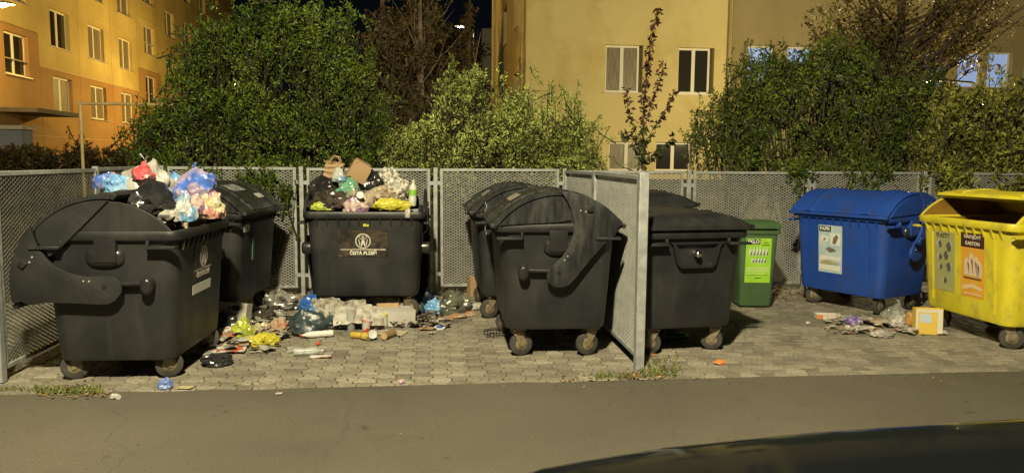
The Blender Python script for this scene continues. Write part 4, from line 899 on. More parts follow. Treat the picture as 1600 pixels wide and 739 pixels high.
def sheet_mesh(w_, d_, m, seed, crumple=.12, n=14, name='paper', fold=None):
    sv = Vector((seed*3.3, seed*1.7, seed)); V = []; F = []
    for i in range(n+1):
        for j in range(n+1):
            x, y = (i/n-.5)*w_, (j/n-.5)*d_; p = Vector((x, y, 0))/max(w_, d_)*2.2
            z = (1-abs(noise.noise(p*1.3+sv))*2)*.5+(1-abs(noise.noise(p*3.1+sv))*2)*.25+noise.noise(p*6+sv)*.1
            e = max(abs(i/n-.5), abs(j/n-.5))*2
            V.append((x+noise.noise(p*2-sv)*crumple*w_*.35, y+noise.noise(p*2+sv*2)*crumple*d_*.35, (z*.5+.35+.35*e*noise.noise(p*.9+sv*3))*crumple*max(w_, d_)))
    for i in range(n):
        for j in range(n):
            k = i*(n+1)+j; F.append((k, k+1, k+n+2, k+n+1))
    z0 = min(v[2] for v in V); V = [(x, y, z-z0+.003) for x, y, z in V]
    me = bpy.data.meshes.new(name); me.from_pydata(V, [], F); me.materials.append(m); smooth_mesh(me, 25); return me
def gsheet(name, label, cat, px, py, wpx, dep, m, crumple=.12, rz=None, z=.003, tilt=(0, 0)):
    p, w_, h_ = gsize(px, py, wpx, 10); SEED[0] += 1
    o = ob(name, sheet_mesh(w_, dep, m, SEED[0], crumple, name=name), None, (p.x, p.y+dep*.4, z), (tilt[0], tilt[1], random.uniform(-.4, .4) if rz is None else rz))
    return tag(o, label, cat)

# ---- heap on the far-left open container (rim height 1.14) ----
def hp(px, py, Y): return PY(px, py, Y)
def hbag(name, label, cat, px, py, Y, wpx, hpx, m, dep=.8, **k):
    """px,py = centre of the thing in view, at distance Y"""
    p = PY(px, py, Y); s_ = Y/FPX*1.0; w_, h_ = wpx*s_, hpx*s_; p.z -= h_/2
    return bag(name, label, cat, p, (w_, w_*dep, h_), m, **k)
T1 = 'in the heap on the far-left open container'
wb = hbag('rubbish_bag', 'white plastic bag with a red patch at the peak of the far-left heap', 'rubbish bag', 229, 283, 6.15, 76, 68, B_WHITE, rough=.6)
ob('red_contents', bag_mesh(.18, .15, .15, plastic('red_contents', (.55, .06, .07), (.50, .16, .16), .35, scale=14), 977, 3), wb, (.03, -.13, .19))
hbag('rubbish_bag', 'big shiny black bag in front of the white and red one, far-left heap', 'rubbish bag', 232, 307, 5.80, 84, 52, B_BLACK, rough=.85)
hbag('rubbish_bag', 'light blue bag at the left end of the far-left heap', 'rubbish bag', 185, 287, 6.1, 48, 30, B_LBLUE, knot=False)
hbag('rubbish_bag', 'blue and violet clear bag at the right of the far-left heap', 'rubbish bag', 302, 288, 6.15, 70, 54, B_BVIO, rough=1.2)
hbag('rubbish_bag', 'bright blue bag wedged between the white bag and the violet one', 'rubbish bag', 268, 290, 6.3, 36, 42, B_LBLUE, sub=3)
hbag('rubbish_bag', 'whitish bag lying low right under the black bag, far-left heap', 'rubbish bag', 258, 331, 5.82, 60, 34, B_WHITE, knot=False, rough=1.3)
hbag('rubbish_bag', 'clear bag with blue contents low on the rim of the far-left container', 'rubbish bag', 286, 324, 5.82, 44, 46, B_CLEARB, rough=1.2)
hbag('rubbish_bag', 'clear bag of yellowish waste at the right rim of the far-left container', 'rubbish bag', 322, 320, 6.1, 56, 44, B_MIX, rough=1.3)
hbag('rubbish_bag', 'pinkish wrappers pressed between two clear bags, far-left heap', 'wrapper', 304, 318, 6.0, 34, 34, B_PINK, knot=False, sub=3, rough=1.5)
hbag('rubbish_bag', 'grey clear bag low at the far rim of the far-left container', 'rubbish bag', 335, 332, 6.45, 32, 22, B_GREY, knot=False, sub=3)
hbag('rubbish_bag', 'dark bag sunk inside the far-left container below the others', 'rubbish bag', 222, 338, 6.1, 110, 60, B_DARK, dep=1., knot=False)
hbag('rubbish_bag', 'pale bag stuffed deep under the blue ones in the far-left container', 'rubbish bag', 290, 330, 6.35, 70, 50, B_BEIGE, dep=1., knot=False)
hbag('rubbish_bag', 'lilac film flap at the far left tip of the heap, against the fence', 'rubbish bag', 168, 282, 6.5, 40, 26, B_BVIO, knot=False, sub=3)

# ---- heap on the container against the back fence ----
hbag('rubbish_bag', 'loose black bag at the upper left of the heap by the back fence', 'rubbish bag', 508, 291, 8.0, 52, 40, B_BLACK, rough=1.5)
hbag('rubbish_bag', 'dark brown bag at the left rim below the black one, back fence heap', 'rubbish bag', 517, 311, 7.75, 70, 30, B_DARK, knot=False, rough=1.5)
hbag('rubbish_bag', 'teal green bag in the middle of the heap by the back fence', 'rubbish bag', 543, 293, 7.75, 38, 32, B_TEAL, rough=1.1)
hbag('rubbish_bag', 'small white and blue bag above the teal one', 'rubbish bag', 531, 273, 7.9, 28, 22, B_CLEARB, sub=3)
hbag('rubbish_bag', 'round black bag right of the teal one at the back fence heap', 'rubbish bag', 579, 281, 7.9, 42, 34, B_BLACK, rough=1.2)
hbag('rubbish_bag', 'crinkled clear plastic at the top right of the back fence heap', 'plastic film', 607, 277, 8.05, 40, 34, B_CRINK, knot=False, rough=1.7)
hbag('rubbish_bag', 'crumpled shiny food packaging at the right of the back fence heap', 'plastic film', 622, 294, 7.85, 44, 40, B_CRINK, knot=False, rough=1.9)
hbag('rubbish_bag', 'pale torn bag in the centre of the heap above the yellow bag', 'rubbish bag', 597, 301, 7.75, 48, 24, B_BEIGE, knot=False, rough=1.5)
hbag('rubbish_bag', 'long yellow bag lying along the front rim of the container by the back fence', 'rubbish bag', 612, 319, 7.62, 62, 20, B_YEL, dep=.35, knot=False)
hbag('rubbish_bag', 'yellow green bag at the left end of the front rim, back fence container', 'rubbish bag', 503, 321, 7.62, 36, 16, B_YGR, dep=.4, knot=False)
hbag('rubbish_bag', 'pinkish clear crumpled bag hanging over the middle of the front rim', 'rubbish bag', 556, 320, 7.60, 40, 26, B_PINK, dep=.5, knot=False, rough=1.4)
hbag('rubbish_bag', 'cream crumpled paper above the right end of the yellow bag', 'crumpled paper', 575, 312, 7.66, 28, 26, B_BEIGE, knot=False, sub=3, rough=1.6)
hbag('rubbish_bag', 'grey clear bag filling the right end of the back fence heap', 'rubbish bag', 640, 312, 7.95, 30, 30, B_GREY, knot=False, sub=3)
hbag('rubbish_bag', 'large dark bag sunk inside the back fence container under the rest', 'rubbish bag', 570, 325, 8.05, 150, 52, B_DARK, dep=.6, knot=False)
def carton(name, label, cat, pos, size, m, rot, flaps=True, print_=None):
    w_, d_, h_ = size; t = ob(name, None, None, pos, rot); tag(t, label, cat); th_ = .004
    b = MB(); b.box((0, 0, th_/2), (w_, d_, th_))
    for sx in (-1, 1): b.box((sx*(w_/2-th_/2), 0, h_/2+th_), (th_, d_, h_))
    for sy in (-1, 1): b.box((0, sy*(d_/2-th_/2), h_/2+th_), (w_-2*th_-.001, th_, h_))
    ob('carton_walls', b.mesh('carton_walls', m), t)
    if flaps:
        for k, (sx, sy) in enumerate(((1, 0), (-1, 0), (0, 1), (0, -1))):
            L_ = (d_ if sx else w_)-.01; f = .45*min(w_, d_); a = (.4, .9, -.3, .6)[k]
            fb_ = MB().prism([(-L_/2, 0), (L_/2, 0), (L_/2-.008, f), (-L_/2+.008, f)], -.0015, .0015, 'XZ')
            ob('flap', fb_.mesh('flap', m), t, (sx*(w_/2-.002), sy*(d_/2-.002), h_+.003), (R(-35-a*30), 0, R(90*sx if sx else (180 if sy > 0 else 0))+ (PI if sx else 0)*0))
    if print_:
        for (x0, z0, x1, z1, mm) in print_: ob('print', MB().box(((x0+x1)/2*w_, -d_/2-.0015, (z0+z1)/2*h_), (abs(x1-x0)*w_, .001, abs(z1-z0)*h_)).mesh('print', mm), t)
    return t
p = hp(554, 272, 7.85); carton('cardboard_box', 'tilted brown cardboard box on top of the back fence heap', 'cardboard box', p+Vector((0, 0, -.06)), (.20, .12, .16), KRAFT, (R(8), R(28), R(12)))
# kraft carrier bag with a handle
def carrier(pos, w_, h_, d_, rot):
    t = ob('paper_carrier_bag', None, None, pos, rot); tag(t, 'brown paper carrier bag with a loop handle atop the back fence heap', 'paper bag'); b = MB()
    rings = []
    for k in range(7):
        f = k/6; q = 1+.05*math.sin(k*2.1); rings.append([(x*w_/2*q, y*d_/2*(1-.35*f)+.01*math.sin(k*3+x*2), f*h_+.008*math.sin(x*5+k)) for x, y in ((-1, -1), (-.3, -1.08), (.4, -.95), (1, -1), (1.03, 0), (1, 1), (.2, 1.05), (-1, 1), (-.97, 0))])
    b.loft(rings, cap=False); b.f.append(tuple(range(9))[::-1]); ob('bag_walls', b.mesh('bag_walls', KRAFT), t)
    for sy in (-1, 1): ob('handle', MB().tube([(-.045, sy*d_*.3, h_-.02), (-.05, sy*d_*.3, h_+.03), (-.02, sy*d_*.3, h_+.065), (.03, sy*d_*.3, h_+.06), (.05, sy*d_*.3, h_+.02), (.045, sy*d_*.3, h_-.02)], .006, 5).mesh('handle', KRAFT, 60), t)
carrier(hp(521, 277, 8.0), .19, .16, .10, (R(4), R(10), R(-8)))
def psheet(name, label, cat, px, py, Y, wpx, dep, m, crumple=.14, rz=0., tilt=(.5, 0)):
    p = PY(px, py, Y); SEED[0] += 1; p.z = max(p.z-.03, .01)
    return tag(ob(name, sheet_mesh(wpx*Y/FPX, dep, m, SEED[0], crumple, name=name), None, p, (tilt[0], tilt[1], rz)), label, cat)
def lathe_thing(name, label, cat, pos, parts, rot=(0, 0, 0)):
    t = ob(name, None, None, pos, rot); tag(t, label, cat)
    for nm, prof_, m in parts: ob(nm, MB().lathe(prof_, 16).mesh(nm, m, 40), t)
    return t
def bottle(label, pos, rot, r, L_, m, capm, name='bottle', lab=None):
    pr = [(r*.9, 0), (r, .01), (r, L_*.28), (r*.93, L_*.33), (r, L_*.38), (r, L_*.66), (r*.75, L_*.78), (r*.32, L_*.88), (r*.3, L_*.93)]
    parts = [('bottle_body', pr, m), ('cap', [(r*.36, L_*.93), (r*.36, L_)], capm)]
    if lab: parts.append(('label_band', [(r*1.015, L_*.4), (r*1.015, L_*.62)], lab))
    return lathe_thing(name, label, 'bottle', pos, parts, rot)
bottle('upright green and white bottle at the right end of the back fence heap', hp(644, 322, 7.72), (R(-4), R(3), 0), .042, .27, c_(.50, .50, .42), c_(.5, .5, .45), lab=c_(.20, .40, .04))
lathe_thing('paper_cup', 'white paper cup lying on its side in the middle of the back fence heap', 'cup', hp(562, 308, 7.60), [('cup_wall', [(.026, 0), (.036, .08), (.038, .082), (.034, .078)], c_(.55, .54, .52))], (R(70), R(25), 0))
hbag('tissue', 'white tissue dangling from the front rim near the right corner', 'tissue', 637, 333, 7.50, 9, 16, B_WHITE, knot=False, sub=2)
# ---- litter on the ground, left bay ----
gbag('rubbish_bag', 'crumpled dark clear bag on the ground under the mesh between the black containers', 'rubbish bag', 437, 486, 62, 42, B_GREY, rough=1.3)
gbag('rubbish_bag', 'bright blue bag on the ground behind the big slate one', 'rubbish bag', 486, 490, 46, 36, B_BLUE, rough=1.2)
gbag('rubbish_bag', 'big slate grey full bag on the ground, red capped bottle before it', 'rubbish bag', 478, 527, 72, 50, B_SLATE, rough=.7)
gbag('rubbish_bag', 'small slate grey bag end right of the big slate bag', 'rubbish bag', 516, 513, 30, 26, B_SLATE, sub=3, rough=.8)
gbag('rubbish_bag', 'shiny black bag by the wheel of the far-left container', 'rubbish bag', 348, 522, 46, 40, B_BLACK, rough=1.3)
gbag('rubbish_bag', 'upright pale yellow bag right of the black one by the far-left container', 'rubbish bag', 376, 530, 42, 40, B_YGR, rough=1.3)
gbag('rubbish_bag', 'flattened bright yellow bag on the pavers in front of the litter', 'rubbish bag', 407, 543, 56, 26, B_YEL, knot=False, rough=1.5)
gbag('crumpled_paper', 'yellowish crumpled bag between the yellow bags and the slate one', 'rubbish bag', 408, 522, 36, 22, B_MIX, knot=False, rough=1.5)
gbag('food_waste', 'heap of peach coloured food waste left of the big slate bag', 'food waste', 432, 524, 34, 34, B_RUST, knot=False, rough=2.)
gbag('crumpled_paper', 'brown crumpled paper above the peach coloured waste', 'crumpled paper', 410, 502, 40, 22, B_DARK, knot=False, rough=1.7)
gbag('tissue', 'white crumpled tissue between the dark clear bag and the slate bag', 'tissue', 430, 495, 22, 12, B_WHITE, knot=False, sub=3, rough=1.5)
gbag('tissue', 'pale tissue left of the white one near the black container corner', 'tissue', 385, 500, 16, 14, B_BEIGE, knot=False, sub=3, rough=1.5)
gbag('rag', 'flat black crumpled rag on the pavers in front of the leaflets', 'rag', 334, 574, 54, 26, B_BLACK, knot=False, rough=1.9)
gbag('rubbish_bag', 'brown paper wad between the far-left container and the black bag', 'crumpled paper', 322, 520, 22, 34, B_BEIGE, knot=False, sub=3)
p = G(354, 520); carton('cardboard_box', 'white box with a dark printed mark behind the black bag at left', 'cardboard box', (p.x, p.y+.22, 0), (.28, .14, .24), CARD, (R(-12), R(4), R(-8)), flaps=False, print_=[(.0, .7, .25, .9, c_(.03, .03, .03)), (-.15, .74, -.05, .86, c_(.1, .1, .1))])
gsheet('leaflet', 'red and white leaflet on top of the papers near the far-left container', 'leaflet', 330, 535, 60, .22, PAPR, .16, z=.05, tilt=(R(12), 0))
gsheet('leaflet', 'long printed leaflet lying in front of the far-left container wheel', 'leaflet', 335, 553, 92, .26, PAPR, .10)
gsheet('newspaper', 'grey sheet of newspaper under the leaflets at left', 'newspaper', 310, 556, 70, .25, PAPG, .10)
gsheet('leaflet', 'reddish leaflet between the yellow bag and the newspaper', 'leaflet', 366, 545, 40, .2, PAPR, .2, z=.01)
gsheet('paper_scrap', 'small white slip in front of the bright yellow bag', 'paper scrap', 404, 551, 30, .06, PAP, .06, rz=.05)
gsheet('paper_scrap', 'small bluish slip right of the white slip by the yellow bag', 'paper scrap', 424, 546, 14, .05, c_(.25, .28, .42), .1)
# bottles, pots and cans
p = G(468, 527); bottle('white plastic bottle with a red cap in front of the big slate bag', (p.x+.30, p.y+.02, .032), (R(90), 0, R(-75)), .031, .30, c_(.58, .56, .54), c_(.5, .02, .02))
p = G(459, 556); bottle('crushed clear plastic bottle on the pavers before the slate bag', (p.x, p.y, .035), (R(90), 0, R(96)), .033, .24, B_GHOST, c_(.4, .45, .5))
gsheet('plastic_film', 'thin clear film on the pavers behind the crushed bottle', 'plastic film', 478, 551, 62, .14, B_GHOST, .18, rz=.1)
gsheet('wrapper', 'pale pink wrapper right of the crushed bottle', 'wrapper', 500, 560, 34, .07, PAPR, .12, rz=.0)
gbag('peel', 'small red scrap beyond the clear film on the pavers', 'food scrap', 497, 539, 9, 6, c_(.5, .07, .04), knot=False, sub=2)
psheet('newspaper', 'stack of crumpled grey newspaper below the back fence container', 'newspaper', 534, 481, 7.36, 70, .26, PAPG, .18, .1, (.55, .05))
psheet('newspaper', 'cream newspaper draped over the dark bag below the back container', 'newspaper', 552, 489, 7.18, 58, .24, PAP, .2, -.15, (.6, -.1))
psheet('newspaper', 'folded cream paper leaning by the white carton under the back container', 'newspaper', 582, 490, 7.15, 34, .22, PAP, .22, .3, (.8, .2))
psheet('newspaper', 'dull newspaper beneath the grey stack at the post foot', 'newspaper', 512, 478, 7.42, 46, .24, PAPG, .22, .5, (.7, .1))
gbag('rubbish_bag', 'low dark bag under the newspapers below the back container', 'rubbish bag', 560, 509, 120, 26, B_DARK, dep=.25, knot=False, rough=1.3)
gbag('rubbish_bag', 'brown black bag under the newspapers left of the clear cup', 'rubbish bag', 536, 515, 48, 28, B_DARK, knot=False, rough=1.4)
lathe_thing('plastic_cup', 'tall clear plastic cup left of the red and white pot', 'cup', G(548, 517)+Vector((0, .04, 0)), [('cup_wall', [(.034, 0), (.047, .20), (.049, .205), (.045, .2)], B_GHOST)])
p = G(615, 510); t = carton('cardboard_box', 'flat white cardboard box lying below the back fence container', 'cardboard box', (p.x-.02, p.y+.12, 0), (.40, .26, .15), CARD, (0, R(3), R(16)), flaps=False, print_=[(-.36, .6, -.33, .68, c_(.02, .02, .02))])
ob('lid', MB().box((0, .0, .157), (.405, .265, .006)).mesh('lid', CARD), t)
lathe_thing('jar', 'upright food jar with yellow lid in front of the white cardboard box', 'jar', G(598, 513)+Vector((0, .04, 0)), [('jar_wall', [(.038, 0), (.044, .008), (.044, .115), (.041, .125)], c_(.42, .42, .30)), ('jar_label', [(.0448, .02), (.0448, .10)], c_(.50, .50, .44)), ('lid', [(.045, .118), (.046, .138), (.044, .140)], c_(.58, .50, .12))])
lathe_thing('yoghurt_pot', 'red and white pot between the clear cup and the jar', 'pot', G(571, 519)+Vector((0, .05, 0)), [('pot_wall', [(.035, 0), (.048, .11), (.051, .112)], mat('pot_print', (.55, .52, .5), .4, col2=(.50, .06, .03), scale=16, contrast=(.48, .52)))], (R(8), R(6), 0))
lathe_thing('food_can', 'dented yellow can lying at the front left of the pots', 'can', G(549, 529)+Vector((0, .02, .032)), [('can_wall', [(.030, 0), (.032, .004), (.030, .05), (.032, .1), (.03, .104)], c_(.42, .30, .04))], (R(90), 0, R(70)))
lathe_thing('food_can', 'yellow rimmed can lying beside the dented yellow one', 'can', G(566, 531)+Vector((0, .02, .034)), [('can_wall', [(.032, 0), (.034, .004), (.034, .08), (.032, .084)], TIN), ('can_label', [(.0345, .012), (.0345, .072)], c_(.50, .36, .05))], (R(90), 0, R(55)))
lathe_thing('yoghurt_pot', 'plain white pot lying between the yellow cans and the brown roll', 'pot', G(578, 530)+Vector((0, .03, .038)), [('pot_wall', [(.028, 0), (.040, .08), (.042, .083), (.038, .08)], c_(.50, .50, .47))], (R(75), 0, R(20)))
lathe_thing('cardboard_roll', 'brown ridged cardboard roll lying in front of the jar', 'roll', G(600, 531)+Vector((0, .0, .036)), [('roll_wall', [(.034+(.003 if k % 2 else 0), k*.02) for k in range(9)], c_(.24, .16, .08)), ('roll_end', [(.033, -.002), (.033, .004)], c_(.46, .32, .18))], (R(90), 0, R(150)))
gsheet('cardboard_sheet', 'cream cardboard sheet on the pavers right of the brown roll', 'cardboard', 612, 524, 46, .20, c_(.42, .36, .25), .05, rz=-.3)
gbag('wrapper', 'small pink printed wrapper tucked behind the red and white pot', 'wrapper', 588, 515, 26, 16, B_PINK, knot=False, sub=3, rough=1.5)
psheet('cardboard_sheet', 'torn brown cardboard piece at the front right below the back container', 'cardboard', 606, 478, 7.4, 34, .12, KRAFT, .12, .1, (1.0, 0))
gbag('rubbish_bag', 'grey clear bag below the right corner of the back container', 'rubbish bag', 634, 496, 48, 30, B_GREY, knot=False, rough=1.4)
gbag('rubbish_bag', 'upper blue bag leaning on the fence post right of the back container', 'rubbish bag', 663, 474, 26, 34, B_BLUE, rough=1.3)
gbag('rubbish_bag', 'lower blue clear bag in front of the fence post', 'rubbish bag', 681, 491, 38, 30, B_LBLUE, rough=1.3)
gbag('rubbish_bag', 'dark blue film left of the lower blue bag', 'rubbish bag', 655, 490, 24, 20, B_SLATE, knot=False, sub=3)
gbag('rubbish_bag', 'large olive clear bag between the fence post and the container wheel', 'rubbish bag', 712, 494, 60, 46, B_OLIVE, rough=1.1)
gbag('wrapper', 'orange brown wrapper in front of the olive bag', 'wrapper', 716, 498, 30, 10, B_RUST, knot=False, sub=3, rough=1.6)
gbag('wrapper', 'orange brown wrapper right of the olive bag by the wheel', 'wrapper', 735, 494, 26, 10, B_RUST, knot=False, sub=3, rough=1.6)
gsheet('paper_scrap', 'white paper scrap behind the wheel at the fence', 'paper scrap', 745, 484, 16, .14, PAP, .2, z=.02, tilt=(R(20), 0))
gsheet('newspaper', 'muddy flattened papers between the white box and the blue bags', 'newspaper', 655, 503, 40, .2, PAPG, .2)
gsheet('newspaper', 'dark soaked cardboard on the pavers before the olive bag', 'cardboard', 683, 502, 52, .2, KRAFT, .12)
gbag('crumpled_paper', 'white crumpled scrap right of the white box', 'crumpled paper', 643, 503, 20, 12, B_WHITE, knot=False, sub=3, rough=1.6)
gbag('crumpled_paper', 'cream scrap at the front corner of the white box', 'crumpled paper', 626, 511, 14, 10, B_BEIGE, knot=False, sub=3, rough=1.6)
lathe_thing('tub_lid', 'blue and white round tub lid on the pavers before the olive bag', 'lid', G(687, 514)+Vector((0, .02, .004)), [('disc', [(.05, 0), (.055, .003), (.055, .012), (.045, .014)], c_(.55, .56, .56)), ('blue_band', [(.035, .0142), (.035, .0158), (.001, .016)], c_(.05, .13, .45))], (R(10), 0, 0))
gsheet('wrapper', 'rusty coloured wrapper left of the blue and white lid', 'wrapper', 668, 516, 28, .10, B_RUST, .16)
gsheet('paper_scrap', 'tiny white slip before the blue and white lid', 'paper scrap', 675, 521, 14, .05, PAP, .12)
p = G(740, 470); ob_ = carton('cardboard_box', 'brown carton upright behind the container wheel at the fence', 'cardboard box', (p.x, p.y+.3, 0), (.10, .10, .24), KRAFT, (0, 0, R(20)), flaps=False)
# wire basket
t = thing('wire_basket', 'crushed black wire basket on the pavers left of the round-lid container', 'basket', G(774, 527)+Vector((0, .06, 0)), R(10)); b = MB()
for k in range(7): b.tube([(-.09+.03*k, -.05, .005), (-.088+.03*k, -.055, .05+.01*math.sin(k)), (-.085+.03*k, .0, .07), (-.09+.03*k, .055, .045), (-.09+.03*k, .05, .005)], .003, 4)
for k, (y, z) in enumerate(((-.052, .01), (-.055, .035), (-.03, .06), (.03, .06), (.055, .035), (.05, .01))): b.tube([(-.1, y, z), (0, y+.004, z+.008), (.1, y, z-.002)], .003, 4)
o_ = ob('wires', b.mesh('wires', M['trim']), t); o_['kind'] = 'stuff'
gbag('rag', 'pink scrap lying on the kerb line before the pavers', 'rag', 627, 600, 14, 9, B_PINK, knot=False, sub=3, rough=1.6)
gbag('rubbish_bag', 'small knotted blue bag at the road edge, far left', 'rubbish bag', 255, 609, 26, 22, B_CORN, rough=.8)
gbag('tissue', 'crumpled white tissue on the asphalt at far left', 'tissue', 177, 624, 21, 11, B_WHITE, knot=False, sub=3, rough=1.5)
gbag('tissue', 'white scrap behind the left wheel of the open container', 'tissue', 87, 571, 14, 12, B_WHITE, knot=False, sub=3, rough=1.5)
gbag('peel', 'orange peel on the pavers before the flat-lid container', 'peel', 1127, 570, 24, 9, c_(.62, .20, .06), knot=False, sub=3, rough=2.)
gbag('peel', 'tiny orange scrap by the divider post right of its foot', 'food scrap', 1021, 556, 8, 4, c_(.55, .18, .06), knot=False, sub=2)
gsheet('paper_scrap', 'tiny white slip on the asphalt near the road edge at left centre', 'paper scrap', 435, 617, 10, .04, PAP, .15)
gsheet('paper_scrap', 'small cream scrap at the pavement edge right of the small blue bag', 'paper scrap', 288, 608, 24, .06, c_(.42, .36, .2), .1)
p = G(1048, 536); bottle('green glass bottle under the flat-lid container', (p.x, p.y+.1, .034), (R(90), 0, R(100)), .033, .24, mat('green_glass', (.01, .09, .03), .1, spec=.8), c_(.3, .3, .25))
gbag('rubbish_bag', 'torn white film caught on the wheel of the flat-lid container', 'plastic film', 1125, 531, 22, 18, B_GHOST, knot=False, sub=3, rough=1.6)
gbag('rubbish_bag', 'yellowish green bag squeezed behind the divider post at the ground', 'rubbish bag', 1013, 545, 20, 34, B_OLIVE, knot=False, sub=3)
# ---- litter in the right bay ----
p = G(1296, 499); carton('drink_carton', 'white and orange flattened drink carton left of the right hand litter', 'drink carton', (p.x, p.y+.05, .0), (.24, .09, .05), c_(.56, .53, .5), (0, 0, R(-12)), flaps=False, print_=[(-.5, .05, -.22, .95, c_(.55, .20, .06)), (-.2, .75, .48, .95, c_(.55, .35, .2))])
gsheet('paper_scrap', 'white paper in front of the flattened drink carton', 'paper', 1305, 503, 32, .10, PAP, .12)
gbag('wrapper', 'purple sweet wrapper in the right hand litter', 'wrapper', 1340, 509, 28, 18, plastic('purple_wrapper', (.13, .05, .34), (.4, .36, .42), .3, scale=16), knot=False, rough=1.6)
gsheet('plastic_film', 'thin clear film around the purple wrapper', 'plastic film', 1334, 504, 40, .2, B_GHOST, .2, z=.02)
gbag('tissue', 'small white tissue at the front left of the purple wrapper', 'tissue', 1327, 515, 13, 9, B_WHITE, knot=False, sub=3, rough=1.5)
gbag('tissue', 'small white tissue right of the purple wrapper front', 'tissue', 1342, 518, 9, 7, B_WHITE, knot=False, sub=2, rough=1.5)
gsheet('wrapper', 'red and white wrapper right of the purple one', 'wrapper', 1358, 517, 34, .16, PAPR, .22)
gsheet('leaflet', 'colourful patterned leaflet in the middle of the right hand litter', 'leaflet', 1384, 510, 48, .22, PAPB, .14, z=.02)
gbag('rubbish_bag', 'crumpled flat white bag at the front of the right hand litter', 'rubbish bag', 1384, 528, 42, 16, B_WHITE, knot=False, rough=1.4)
gbag('rubbish_bag', 'clear bag with a knotted top between the blue and yellow containers', 'rubbish bag', 1410, 508, 46, 40, mat('clear_bag', (.4, .4, .36), .15, col2=(.2, .2, .18), scale=9, alpha=.55, bump=.6), rough=1.)
gbag('crumpled_paper', 'white crumpled paper inside the litter below the knotted clear bag', 'crumpled paper', 1408, 512, 28, 22, B_WHITE, knot=False, rough=1.6)
gbag('food_waste', 'orange brown crumpled wrapper left of the yellow and white box', 'wrapper', 1427, 510, 20, 26, plastic('ochre_wrapper', (.45, .25, .06), (.3, .16, .05), .5), knot=False, sub=3, rough=1.5)
gsheet('wrapper', 'pinkish wrapper in front of the yellow and white box', 'wrapper', 1425, 520, 40, .14, PAPR, .14)
p = G(1453, 523); carton('cardboard_box', 'yellow and white printed box standing before the yellow container', 'cardboard box', (p.x, p.y+.04, 0), (.25, .08, .25), c_(.60, .42, .07), (R(-5), 0, R(-14)), flaps=False, print_=[(-.48, .05, -.40, .95, c_(.55, .53, .48)), (.30, .05, .48, .97, c_(.56, .54, .5)), (-.34, .45, .08, .80, c_(.42, .50, .56)), (-.4, .85, .3, .97, c_(.56, .52, .42))])
gsheet('cardboard_sheet', 'brown cardboard sheet leaning behind the yellow and white box', 'cardboard', 1478, 512, 46, .28, c_(.45, .27, .10), .10, z=.02, tilt=(R(50), R(10)))
gbag('paper_scrap', 'white pellet on the pavers at the far left of the right hand litter', 'paper scrap', 1264, 507, 8, 6, B_WHITE, knot=False, sub=2)
gbag('tissue', 'little white scrap right of the knotted clear bag base', 'tissue', 1362, 502, 14, 8, B_WHITE, knot=False, sub=2)

# ---- fallen leaves, grass tufts, crumbs ----
V = []; F = []
def litter(px0, px1, py0, py1, n, s0=.02, s1=.05, hz=.03):
    for _ in range(n):
        p = G(random.uniform(px0, px1), random.uniform(py0, py1)); s_ = random.uniform(s0, s1); a = random.uniform(0, 6.28); z = .004+random.random()**2*hz
        k = len(V); c, s__ = math.cos(a)*s_/2, math.sin(a)*s_/2; t1, t2 = random.uniform(-.4, .6)*s_, random.uniform(-.2, .4)*s_
        V.extend([(p.x-c, p.y-s__, z), (p.x+s__*.6, p.y-c*.6, z+t2*.3+.002), (p.x+c, p.y+s__, z+max(0, t1)), (p.x-s__*.6, p.y+c*.6, z+.002)]); F.append((k, k+1, k+2, k+3))
litter(1205, 1262, 452, 470, 150); litter(1150, 1240, 448, 460, 60); litter(880, 1060, 585, 597, 80, .015, .05); litter(60, 170, 607, 624, 110, .015, .045, .015); litter(980, 1040, 575, 592, 50)
litter(0, 1600, 590, 606, 160, .008, .03, .004); litter(200, 1600, 480, 590, 150, .006, .022, .004); litter(0, 1600, 610, 720, 50, .006, .02, .003); litter(400, 760, 480, 520, 120, .01, .035, .01); litter(1290, 1480, 495, 525, 60, .01, .03, .01); litter(700, 900, 446, 462, 60, .01, .03)
me = bpy.data.meshes.new('fallen_leaves'); set_raw(me, V, F); me.materials.append(M['litter_leaf']); o = ob('fallen_leaves', me, kind='stuff')
V = []; F = []
def tuft(px0, px1, py0, py1, n, h0, h1):
    for _ in range(n):
        p = G(random.uniform(px0, px1), random.uniform(py0, py1)); h = random.uniform(h0, h1); a = random.uniform(0, 6.28); l = h*random.uniform(.2, .9); k = len(V); w2 = .003
        dx, dy = math.cos(a), math.sin(a)
        V.extend([(p.x-dy*w2, p.y+dx*w2, -.005), (p.x+dy*w2, p.y-dx*w2, -.005), (p.x+dx*l*.4, p.y+dy*l*.4, h*.7), (p.x+dx*l, p.y+dy*l, h*.9)]); F.append((k, k+1, k+3, k+2))
tuft(55, 160, 606, 616, 600, .01, .045); tuft(930, 990, 586, 593, 140, .015, .05); tuft(1000, 1060, 576, 590, 160, .015, .06); tuft(1010, 1060, 556, 580, 80, .02, .06); tuft(0, 60, 605, 612, 120, .01, .03); tuft(1060, 1600, 587, 592, 120, .005, .015)
me = bpy.data.meshes.new('grass_tufts'); set_raw(me, V, F); me.materials.append(M['grass']); ob('grass_tufts', me, kind='stuff')
